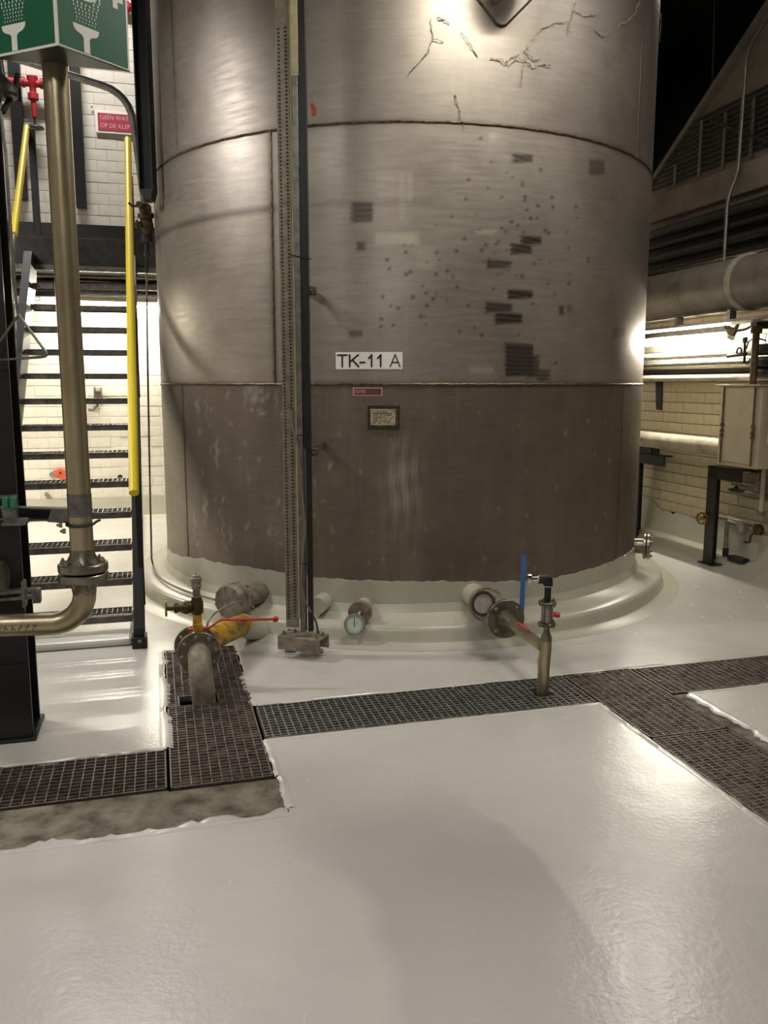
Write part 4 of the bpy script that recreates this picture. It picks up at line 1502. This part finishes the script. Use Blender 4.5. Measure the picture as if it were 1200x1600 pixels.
MB().lathe(stc + EZ * (tz + .108), EZ, [(0, .018), (.004, .027), (.022, .024), (.026, .029), (.048, .029), (.052, .022), (.062, .02), (.064, .005), (.072, .005)], 14).build('hose_coupling', 'dull', va)
MB().tube(bend([stc + EX * .045 + EZ * (zv + .06), stc + EX * .05 + EZ * (zv + .15), stc + EX * .1 + EZ * (zv + .17) + EY * .1, stc + EX * .22 + EZ * (zv + .15) + EY * .35], .06), .006, 8).build('bent_tube', 'dull', va)

# ================================================================== LEVEL GAUGE
YG = 4.72
lg = empty('level_gauge', P(470, 1015, YG), 'tall level gauge post with scale strip standing before the tank', 'level gauge')


def G(u, v, dy=0.0):
    return P(u, v, YG + dy)


gx = lambda u: P(u, 800, YG).x
AXG = AXW
zt_ = 5.2
zb1 = G(470, 992).z


def vbar(name, u0, u1, y0, y1, z0, z1, material, par=None, bev=.0015):
    x0, x1 = gx(u0), gx(u1)
    return MB().box(((x0 + x1) / 2, (y0 + y1) / 2, (z0 + z1) / 2), abs(x1 - x0), y1 - y0, z1 - z0, AXG).build(name, material, par or lg, bev)


zs_b = G(450, 972).z
sc_ = vbar('scale_strip', 444, 463, YG, YG + .012, zs_b, zt_, 'scale')
vbar('glass_tube', 463.5, 466.5, YG - .004, YG + .012, zs_b + .02, zt_, 'offwhite')
# punched slots of the scale, two columns, as raised dark pieces
sl_ = MB()
x0, x1 = gx(448.5), gx(458.5)
z = zs_b + .03
k = 0
while z < 3.45:
    for x, w in ((x0, .011), (x1, .013)):
        sl_.box((x, YG - .0008, z + (.006 if x == x1 else 0)), w, .0024, .0085, AXG)
    z += .0195
    k += 1
sl_.build('scale_slots', 'dark_steel', sc_, kind='stuff')
# channel post: web, two flanges; off-white upper part
ZJ = G(470, 120).z
pz0 = zb1 + .02
vbar('post_web', 466.5, 477, YG + .02, YG + .028, pz0, zt_, 'galv')
vbar('post_flange', 467, 475, YG - .012, YG + .02, pz0, ZJ, 'galv')
vbar('post_flange', 466, 476.5, YG - .014, YG + .02, ZJ, zt_, 'offwhite')
vbar('back_bar', 476.5, 487, YG - .01, YG + .07, G(480, 700).z, zt_, 'black')
vbar('back_bar', 479, 487, YG + .0, YG + .06, pz0, G(480, 700).z, 'black')
# base box of channel
bb = MB()
bz0, bz1 = G(470, 1016).z, G(470, 995).z
xl, xr = gx(427), gx(513)
ax_r = (Vector((math.cos(.36), -math.sin(.36), 0)), Vector((math.sin(.36), math.cos(.36), 0)), EZ)
bc = Vector(((xl + xr) / 2, YG + .04, 0))
bw_ = .27
bb.box(bc - ax_r[1] * .065 + EZ * (bz0 + bz1) / 2, bw_, .012, bz1 - bz0, ax_r)
bb.box(bc + EZ * (bz1 - .004), bw_, .13, .008, ax_r)
bb.box(bc + ax_r[1] * .065 + EZ * (bz0 + bz1) / 2, bw_, .012, bz1 - bz0, ax_r)
bb.build('base_channel', 'dull', lg, .002)
for fa, fb in ((-.115, -.03), (-.07, .03), (.1, -.03), (.115, .03)):
    inst(BOLT, 'bolt', lg, mframe(bc + ax_r[0] * fa + ax_r[1] * fb + EZ * bz1, EZ))
MB().cyl((gx(492), YG + .12, 0), (gx(492), YG + .12, bz1), .014).build('foot_bolt', 'dull', lg)
MB().cyl((gx(445), YG + .14, 0), (gx(445), YG + .14, bz1), .014).build('foot_bolt', 'dull', lg)
MB().box((gx(492), YG + .12, .006), .06, .06, .012, AXG).build('foot_plate', 'dull', lg)
MB().box((gx(445), YG + .14, .006), .06, .06, .012, AXG).build('foot_plate', 'dull', lg)
vbar('strip_shoe', 444, 464, YG - .005, YG + .03, zs_b - .03, zs_b + .012, 'dull')
# brackets back to the shell
for v in (452, 708):
    zc = G(490, v).z
    tt = -.29
    b0 = Vector((gx(482), YG + .05, zc))
    b1 = TP(-.268, zc, .0)
    MB().bar(b0, b1, .008, .05).build('wall_bracket', 'galv', lg)
    br_ = MB().box(Vector((gx(490), YG + .08, zc)), .05, .06, .045, AXG).build('bracket_clamp', 'rod', lg, .004)
    inst(BOLT_S, 'bolt', br_, mframe(Vector((gx(490), YG + .05, zc)), (0, -1, 0)))
# fixing tabs on the strip
for v in (55, 137, 262, 327, 410, 475, 548, 622, 630, 637):
    MB().box(G(466, v, -.006), .012, .006, .012, AXG).build('tab', 'blackcable', lg)
# cable along the post and its ties
cb = [G(456, 640, -.01), G(455, 660, -.01), G(460, 680, -.012), G(466, 700, -.016), G(469, 740, -.016), G(474, 790, -.016), G(477, 830, -.016), G(472, 880, -.018), G(470, 910, -.02), G(474, 935, -.02), G(485, 955, .0), G(494, 970, .03), G(497, 990, .06)]
MB().tube(bend(cb, .06, 3), .0065, 8).build('cable', 'cable', lg)
for v, u0, u1 in ((400, 452, 486), (682, 466, 489), (882, 468, 489)):
    MB().bar(G(u0, v - 2, -.018), G(u1, v + (5 if v < 500 else 0), -.018), .006, .004, Vector((0, 1, 0))).build('cable_tie', 'blackcable', lg)
tgp = G(488, 152, .03)
tgg = empty('inspection_tag', G(489, 180, .03), 'small faded orange tag tied to the level gauge post', 'tag')
MB().prism([G(485, 163, .03), G(489, 160, .03), G(495, 172, .02), G(494, 181, .02), G(488, 182, .03)], (0, .004, 0)).build('tag', 'orange', tgg)
MB().tube([G(485, 150, .03), G(488, 153, .03), G(486, 163, .03)], .003, 5).build('wire', 'galv', tgg)

# ================================================================== OUTLET ASSEMBLY AT RIGHT
zo = .25
tO = math.atan2(PV.x - TC.x, TC.y - PV.y)
dO = radial(tO)
oa = empty('outlet_drain', (PV.x, PV.y, 0), 'stainless drain pipe with flange and sight glass from tank into the grating', 'pipe')
MB().cyl(TP(tO, zo, -.02), TP(tO, zo, .30), .075, n=26).build('nozzle', 'coat', oa)
MB().lathe(TP(tO, zo, .17), dO, [(0, .08), (.03, .095), (.36, .098), (.4, .09)], 30).build('valve_body', 'dull', oa)
flange(oa, TP(tO, zo, .26), dO, .11, .022, 'dull', 6, big=True)
fm = flange(oa, TP(tO, zo, .60), dO, .115, .024, 'ss', 4, .092, phase=.5)
MB().lathe(TP(tO, zo, .60), dO, [(0, .06), (.01, .058), (.09, .034), (.12, .031)], 24).build('reducer', 'ss', oa)
# inspection glass on the valve body, facing up and left towards the room
gdir = (dO * .75 + Vector((-.6, -.0, .32))).normalized()
gc = TP(tO, zo, .45) + Vector((-.085, -.05, .065))
ig = MB().lathe(gc - gdir * .06, gdir, [(-.04, .06), (.05, .07), (.075, .076), (.082, .071), (.082, .06), (.076, .058)], 28, caps=False).build('sight_port', 'dark_steel', oa)
MB().lathe(gc + gdir * .012, gdir, [(0, .059), (.002, .059)], 28).build('glass', 'glass', ig)
# horizontal branch into the vertical pipe
pj = Vector((PV.x, PV.y, zo - .03))
MB().cyl(TP(tO, zo, .70), pj + EZ * .03, .030, n=20).build('branch_pipe', 'pipe', oa)
MB().bar(TP(tO, zo + .031, .78), TP(tO, zo + .031, .93), .024, .002).build('warning_label', 'signred', oa)
MB().tube([Vector((PV.x, PV.y, -.25)), Vector((PV.x + .004, PV.y - .002, .12)), Vector((PV.x + .004, PV.y, .17)), Vector((PV.x + .012, PV.y, .235)), Vector((PV.x + .014, PV.y, .29))], .031, 20, radii=[.031, .031, .034, .031, .029]).build('drain_pipe', 'pipe', oa)
vx = Vector((PV.x + .014, PV.y, 0))


def lat(name, z0, prof, material, n=18, par=None):
    return MB().lathe(vx + EZ * z0, EZ, prof, n).build(name, material, par or oa)


lat('reducer', .285, [(0, .03), (.02, .029), (.05, .016), (.12, .015)], 'ss')
z_f = P(853, 975, PV.y).z
f1_ = flange(oa, vx + EZ * (z_f + .008), EZ, .047, .014, 'ss', 4, .036, big=False)
flange(oa, vx + EZ * (z_f - .008), -EZ, .047, .014, 'ss', 4, .036, big=False)
zt2 = P(853, 942, PV.y).z
lat('sight_glass', z_f + .01, [(0, .024), (zt2 - z_f - .02, .024)], 'glass')
for k in range(4):
    a = math.pi / 4 + k * math.pi / 2
    q = vx + Vector((.03 * math.cos(a), .03 * math.sin(a), 0))
    MB().cyl(q + EZ * z_f, q + EZ * zt2, .005, n=8).build('tie_rod', 'ss', oa)
flange(oa, vx + EZ * (zt2 + .008), EZ, .047, .014, 'ss', 4, .036, big=False)
flange(oa, vx + EZ * (zt2 - .008), -EZ, .047, .014, 'ss', 4, .036, big=False)
MB().cyl(vx + Vector((.03, -.02, (z_f + zt2) / 2)), vx + Vector((.06, -.03, (z_f + zt2) / 2)), .014).build('red_cap', 'red', oa)
zt3 = P(852, 906, PV.y).z
lat('nipple', zt2 + .01, [(0, .017), (zt3 - zt2 - .03, .017)], 'blackcable')
lat('thread_seal', zt3 - .035, [(0, .021), (.008, .021)], 'white')
MB().tube(bend([vx + EZ * (zt3 - .03), vx + EZ * (zt3 + .005), vx + Vector((-.05, -.0, zt3 + .005))], .03), .025, 16).build('elbow_fitting', 'dark_steel', oa)
MB().lathe(vx + Vector((-.045, 0, zt3 + .005)), (-1, 0, 0), [(0, .022), (.006, .022), (.008, .014), (.02, .014), (.022, .019), (.04, .021), (.045, .03), (.062, .03), (.065, .022), (.065, .012)], 18).build('hose_coupling', 'chrome', oa)
# blue strip leaning against the plinth
b0, b1 = P(815, 957, 4.93), P(819, 866, 5.12)
tag(rebase(MB().bar(b0, b1, .03, .006, Vector((0, 1, .2))).build('blue_strip', 'blue', bevel=.001), b0), 'thin blue plastic strip standing upright beside the drain pipe flange', 'strip')

ORD = ['first', 'second', 'third', 'fourth', 'fifth', 'sixth', 'seventh', 'eighth', 'ninth', 'tenth', 'eleventh']
# ================================================================== RIGHT WALL EQUIPMENT
# big lagged duct
dz, dr = 2.385, .205
dk = empty('lagged_duct', L(4.5, 6.2, dz), 'thick grey lagged duct running along the wall above the glowing lamp', 'duct')
MB().cyl(L(4.5, 8.6, dz), L(4.5, 4.0, dz), dr, n=44).build('lagging', 'duct', dk)
for e2, rr_, w, mt in ((5.72, dr + .016, .05, 'insul'), (5.1, dr + .012, .04, 'galv'), (6.35, dr + .002, .012, 'duct'), (7.1, dr + .002, .012, 'duct')):
    MB().lathe(L(4.5, e2, dz), -EY, [(0, dr), (0, rr_), (w, rr_), (w, dr)], 44, caps=False).build('band', mt, dk)
for e2 in (5.85, 6.55, 7.25):
    MB().ebox(4.44, 4.5, e2 - .02, e2 + .02, dz - dr - .07, dz - dr + .01).build('support_foot', 'galv', dk)
tag(rebase(MB().ebox(4.4, 4.62, 5.0, 8.4, 2.085, 2.108).build('strut_rail', 'galv', bevel=.003), L(4.5, 6.6, 2.09)), 'flat steel rail carrying the thick lagged duct', 'rail')
# pipes under the lamp
for k, (z_, e1_, r_, mt, lab) in enumerate([(1.87, 4.86, .035, 'insul', 'pale pipe on the brick wall just under the glowing lamp'), (1.79, 4.84, .022, 'galv', 'thin steel conduit second under the glowing lamp'),
                                            (1.72, 4.9, .03, 'dark_steel', 'dark pipe between the pale ones below the lamp'), (1.655, 4.84, .03, 'insul', 'lowest pale pipe of the bundle above the grey cabinet')]):
    o = MB().cyl(L(e1_, 8.8, z_), L(e1_, 4.2, z_), r_, n=16).build('wall_pipe', mt)
    tag(rebase(o, L(e1_, 6.5, z_)), lab, 'pipe')
for k, (u, v, r_) in enumerate(((1196, 545, .045), (1198, 565, .045), (1198, 583, .045))):
    q = onE1(u, v, 4.7)
    e = toE(q)
    o = MB().cyl(L(4.755, e[1] + .18, e[2]), L(4.755, 4.2, e[2]), r_, n=16).build('service_pipe', 'dark_steel')
    tag(rebase(o, L(4.7, e[1], e[2])), 'dark service pipe behind the rusty hanger post, ' + ('third', 'second', 'first')[k] + ' above the cabinet', 'pipe', 'dark service pipes right')
# black hanger post with valve bits
hp = empty('hanger_post', L(4.68, 5.72, 1.6), 'dark rusty hanger post above the grey cabinet', 'post')
q = onE1(1182, 515, 4.66)
e = toE(q)
MB().cyl(L(4.66, e[1], 1.6), L(4.66, e[1], 2.09), .028).build('post', 'rod', hp)
MB().ebox(4.63, 4.95, e[1] - .04, e[1] + .04, 2.04, 2.11).build('cross_arm', 'black', hp, .004)
MB().cyl(L(4.66, e[1], 2.0), L(4.66, e[1], 2.06), .045).build('collar', 'rod', hp)
pg = empty('small_valve', onE1(1164, 560, 4.72), 'small dark needle valve with upright stem in front of the lamp glow', 'valve')
MB().cyl(onE1(1163, 568, 4.72), onE1(1164, 533, 4.72), .011).build('stem', 'dark_steel', pg)
MB().cyl(onE1(1164, 536, 4.72), onE1(1164, 527, 4.72), .022).build('cap', 'galv', pg)
MB().cyl(onE1(1137, 557, 4.72), onE1(1166, 553, 4.72), .014).build('branch', 'dark_steel', pg)
MB().ring(onE1(1155, 549, 4.72), EX, .03, .008, 16, 6).build('hand_wheel', 'dark_steel', pg)
MB().tube(bend([onE1(1163, 566, 4.72), onE1(1168, 568, 4.72), onE1(1174, 560, 4.7), onE1(1178, 556, 4.68)], .03), .012, 8).build('loop', 'dark_steel', pg)
MB().tube(bend([onE1(1166, 545, 4.72), onE1(1170, 532, 4.72), onE1(1182, 528, 4.7), onE1(1196, 532, 4.7)], .04), .007, 6).build('cable', 'blackcable', pg)
bfl = empty('butterfly_clamp', onE1(1143, 520, 4.74), 'small pinkish beam clamp with wing nut under the duct rail', 'clamp')
MB().prism([onE1(*p, 4.74) for p in [(1134, 507), (1139, 514), (1148, 515), (1157, 505), (1152, 518), (1148, 525), (1141, 522)]], -EX * .03).build('wings', 'rod', bfl)
MB().tube(bend([onE1(1150, 517, 4.72), onE1(1165, 515, 4.72), onE1(1178, 507, 4.7)], .05), .012, 8).build('cable', 'blackcable', bfl)
# wall bracket strip
tag(rebase(MB().prism([onE1(*p, 4.985) for p in [(1024, 588), (1034, 588), (1033, 641), (1025, 640)]], EX * .02).build('wall_strap', 'dark_steel'), onE1(1029, 640, 4.99)), 'dark vertical steel strap on the cream brick wall below the pipes', 'strap')
# lower lagged pipe
zl2 = 1.05
tag(rebase(MB().cyl(L(4.76, 8.9, zl2), L(4.76, 6.17, zl2), .078, n=28).build('lagged_pipe', 'insul'), L(4.76, 7, zl2)), 'pale lagged pipe low on the cream wall between tank and cabinet', 'pipe')


# black inverted-L stands
def stand(e1_, e2_, arm_to, zt, w, label):
    r = empty('pipe_stand', L(e1_, e2_, 0), label, 'pipe stand')
    MB().ebox(e1_ - w / 2, e1_ - w / 2 + .014, e2_ - w / 2, e2_ + w / 2, .0, zt).build('post', 'black', r, .003)
    MB().ebox(e1_ - w / 2, e1_ + w / 2, e2_ + w / 2 - .014, e2_ + w / 2, .0, zt).build('post', 'black', r, .003)
    MB().ebox(e1_ - w / 2, e1_ - w / 2 + .014, arm_to, e2_ + w / 2, zt - .11, zt).build('arm', 'black', r, .003)
    MB().ebox(e1_ - w / 2, e1_ + w / 2, arm_to, e2_ + w / 2, zt - .014, zt).build('arm', 'black', r, .003)
    MB().ebox(e1_ - w / 2 - .03, e1_ + w / 2 + .02, e2_ - w / 2 - .03, e2_ + w / 2 + .03, 0, .012).build('base_plate', 'black', r)
    return r


stand(4.79, 6.31, 5.93, .885, .13, 'black angle-steel stand holding up the grey wall cabinet')
s_ = stand(4.87, 7.66, 7.19, .90, .1, 'black angle-steel stand under the pale lagged pipe near the tank')
MB().ebox(4.82, 4.92, 7.42, 7.66, .90, 1.0).build('packing_block', 'black', s_, .003)

# cabinet
cbt = empty('wall_cabinet', L(4.82, 5.9, .92), 'beige metal wall cabinet with two rusty lock rods', 'cabinet')
c_a, c_b, c_z0, c_z1 = 5.66, 6.16, .92, 1.585
MB().ebox(4.65, 4.985, c_b, c_a, c_z0, c_z1).build('body', 'cab', cbt, .006)
MB().ebox(4.638, 4.65, c_b - .06, c_a + .05, c_z0 + .03, c_z1 - .02).build('door', 'cab', cbt, .003)
MB().ebox(4.62, 5.0, c_b + .02, c_a - .01, c_z1, c_z1 + .012).build('lid', 'cab', cbt, .003)
for e2 in (c_b - .07, c_a + .05):
    rd = MB().cyl(L(4.628, e2, c_z0 + .02), L(4.628, e2, c_z1 - .01), .008, n=8).build('lock_rod', 'rod', cbt)
    for zz_ in (c_z0 + .25, c_z0 + .29, c_z0 + .34):
        MB().cyl(L(4.628, e2, zz_ - .012), L(4.628, e2, zz_ + .012), .018, n=8).build('rod_guide', 'rod', rd)
cb2 = empty('wall_cabinet', L(4.84, 5.4, 1.0), 'plain beige wall cabinet beside the cabinet with rusty lock rods', 'cabinet')
MB().ebox(4.70, 4.985, 5.2, 5.63, 1.12, 1.6).build('body', 'cab', cb2, .006)
MB().ebox(4.69, 4.70, 5.23, 5.6, 1.15, 1.57).build('door', 'cab', cb2, .002)

# small pipework low on the wall
lw = empty('wall_pipework', L(4.9, 5.9, .4), 'thin valve pipework low on the cream wall beside the black stand', 'pipework')
MB().cyl(L(4.93, 6.3, .73), L(4.93, 4.8, .73), .018, n=12).build('pipe', 'dull', lw)
MB().cyl(L(4.93, 6.3, .665), L(4.93, 4.8, .665), .022, n=12).build('pipe', 'dull', lw)
q = toE(onE1(1190, 790, 4.88))
MB().cyl(L(4.88, q[1], .52), L(4.88, q[1], .92), .02, n=12).build('pipe', 'cab', lw)
MB().cyl(L(4.88, q[1], .5), L(4.88, q[1], .54), .035, n=12).build('pipe_foot', 'dull', lw)
wv = MB().lathe(onE1(1183, 768, 4.87), EZ, [(0, .03), (.05, .04), (.09, .03), (.1, .02), (.2, .016)], 14).build('gate_valve', 'dull', lw)
MB().ring(onE1(1183, 737, 4.87), EZ, .05, .009, 18, 6).build('hand_wheel', 'dark_steel', wv)
MB().lathe(onE1(1150, 768, 4.87), EZ, [(0, .02), (.012, .07), (.02, .07), (.03, .02), (.05, .012)], 16).build('hand_wheel', 'dark_steel', lw)
# brass hand wheel and line to the taps
hw = empty('hand_wheel_valve', onE1(1097, 812, 4.72), 'brass hand-wheel valve beside the black stand', 'valve')
hc_ = onE1(1097, 810, 4.70)
ad = (-EX * .75 - EY * .55).normalized()
MB().ring(hc_, ad, .048, .009, 22, 8).build('hand_wheel', 'brass', hw)
xx, yy, _ = frame(ad)
for k in range(5):
    a = 2 * math.pi * k / 5
    MB().bar(hc_, hc_ + (xx * math.cos(a) + yy * math.sin(a)) * .046, .01, .008, ad).build('spoke', 'brass', hw)
MB().cyl(hc_ - ad * .0, hc_ - ad * .12, .016, n=12).build('stem', 'darkbrass', hw)
MB().tube(bend([hc_ - ad * .1, L(4.9, 6.5, .40), L(4.93, 6.4, .40), L(4.93, 5.95, .40)], .05), .02, 12).build('pipe', 'dull', hw)
tp = empty('wall_tap', onE1(1155, 826, 4.86), 'old brass tap and round union on the low wall pipe', 'tap')
MB().cyl(onE1(1138, 815, 4.9), onE1(1200, 835, 4.9), .018, n=12).build('pipe', 'dull', tp)
MB().lathe(onE1(1153, 824, 4.82), EX, [(0, .02), (.01, .05), (.04, .055), (.05, .02)], 18).build('union', 'dull', tp)
MB().lathe(onE1(1180, 828, 4.82), EX, [(0, .02), (.01, .045), (.05, .05), (.06, .02)], 18).build('union', 'darkbrass', tp)
MB().tube(bend([onE1(1180, 830, 4.83), onE1(1172, 838, 4.8), onE1(1172, 848, 4.8), onE1(1163, 847, 4.8)], .03), .01, 8).build('spout', 'darkbrass', tp)
MB().cyl(onE1(1136, 815, 4.9), onE1(1133, 866, 4.9), .018, n=12).build('riser', 'dull', tp)
MB().cyl(onE1(1134, 856, 4.9), onE1(1133, 868, 4.9), .026, n=12).build('coupling', 'dark_steel', tp)
tag(rebase(MB().ebox(4.84, 4.93, 6.0, 6.2, .06, .1).build('steel_offcut', 'dark_steel', bevel=.01), L(4.88, 6.1, .06)), 'dark steel bar lying at the wall foot beside the black stand', 'steel bar')
tag(rebase(MB().lathe(onE1(1050, 804, 4.99), EX, [(0, .03), (.02, .024)], 8).build('wall_hole', 'dark'), onE1(1050, 804, 4.99)), 'small dark hole in the coated foot of the cream wall', 'hole')

# conduits on the upper wall
for k in range(11):
    z_ = 3.56 + k * .047
    e_end = 8.33 - max(0, (z_ - 3.33) / .66) - .06
    o = MB().cyl(L(4.97, e_end, z_), L(4.97, 4.4, z_), .012, n=8).build('conduit', 'dark_steel')
    tag(rebase(o, L(4.97, 6.5, z_)), 'thin dark conduit, ' + ORD[k] + ' of the row above the concrete ledge', 'conduit', 'conduits on the upper right wall')
for k, (u, v0, v1) in enumerate(((1092, 190, 276), (1054, 258, 290), (1129, 178, 262), (1172, 156, 248))):
    p0, p1 = onE1(u, v1, 4.94), onE1(u, v0, 4.94)
    o = MB().bar((p0.x, p0.y, p0.z), (p0.x, p0.y, p1.z), .028, .012, EX).build('conduit_hanger', 'galv')
    tag(rebase(o, p0), 'flat vertical hanger strip across the conduit row, ' + ('second', 'first', 'third', 'fourth')[k] + ' from the tank', 'strip', 'hangers of the conduit row')
brc = tag(rebase(MB().bar(onE1(1110, 188, 4.905), onE1(1200, 222, 4.905), .02, .02).build('diagonal_brace', 'dark_steel'), onE1(1110, 188, 4.93)), 'thin dark diagonal brace across the conduit row', 'brace')
o = MB().tube(bend([onE1(1208, 10, 4.9), onE1(1166, 84, 4.9), onE1(1153, 272, 4.86), onE1(1137, 308, 4.80), onE1(1131, 412, 4.74)], .1), .016, 10).build('bent_conduit', 'galv')
tag(rebase(o, onE1(1131, 412, 4.78)), 'light steel conduit bent down the concrete wall to the lagged duct', 'conduit')
tag(rebase(MB().cyl(P(1119, -60, 8.2), P(1113, 148, 8.2), .012, n=8).build('hanging_rope', 'dark_steel'), P(1113, 148, 8.2)), 'thin rope hanging in the dark above the sloping wall edge', 'rope')
for k, z_ in enumerate((2.72, 2.84, 2.96, 3.08)):
    o = MB().cyl(L(4.9, 8.3, z_), L(4.9, 4.4, z_), .03 + .012 * (k % 2), n=12).build('dark_pipe', 'dark_steel')
    tag(rebase(o, L(4.9, 6.3, z_)), 'dark pipe in the recess below the concrete ledge, ' + ORD[k] + ' above the lagged duct', 'pipe', 'pipes in the shaded recess')
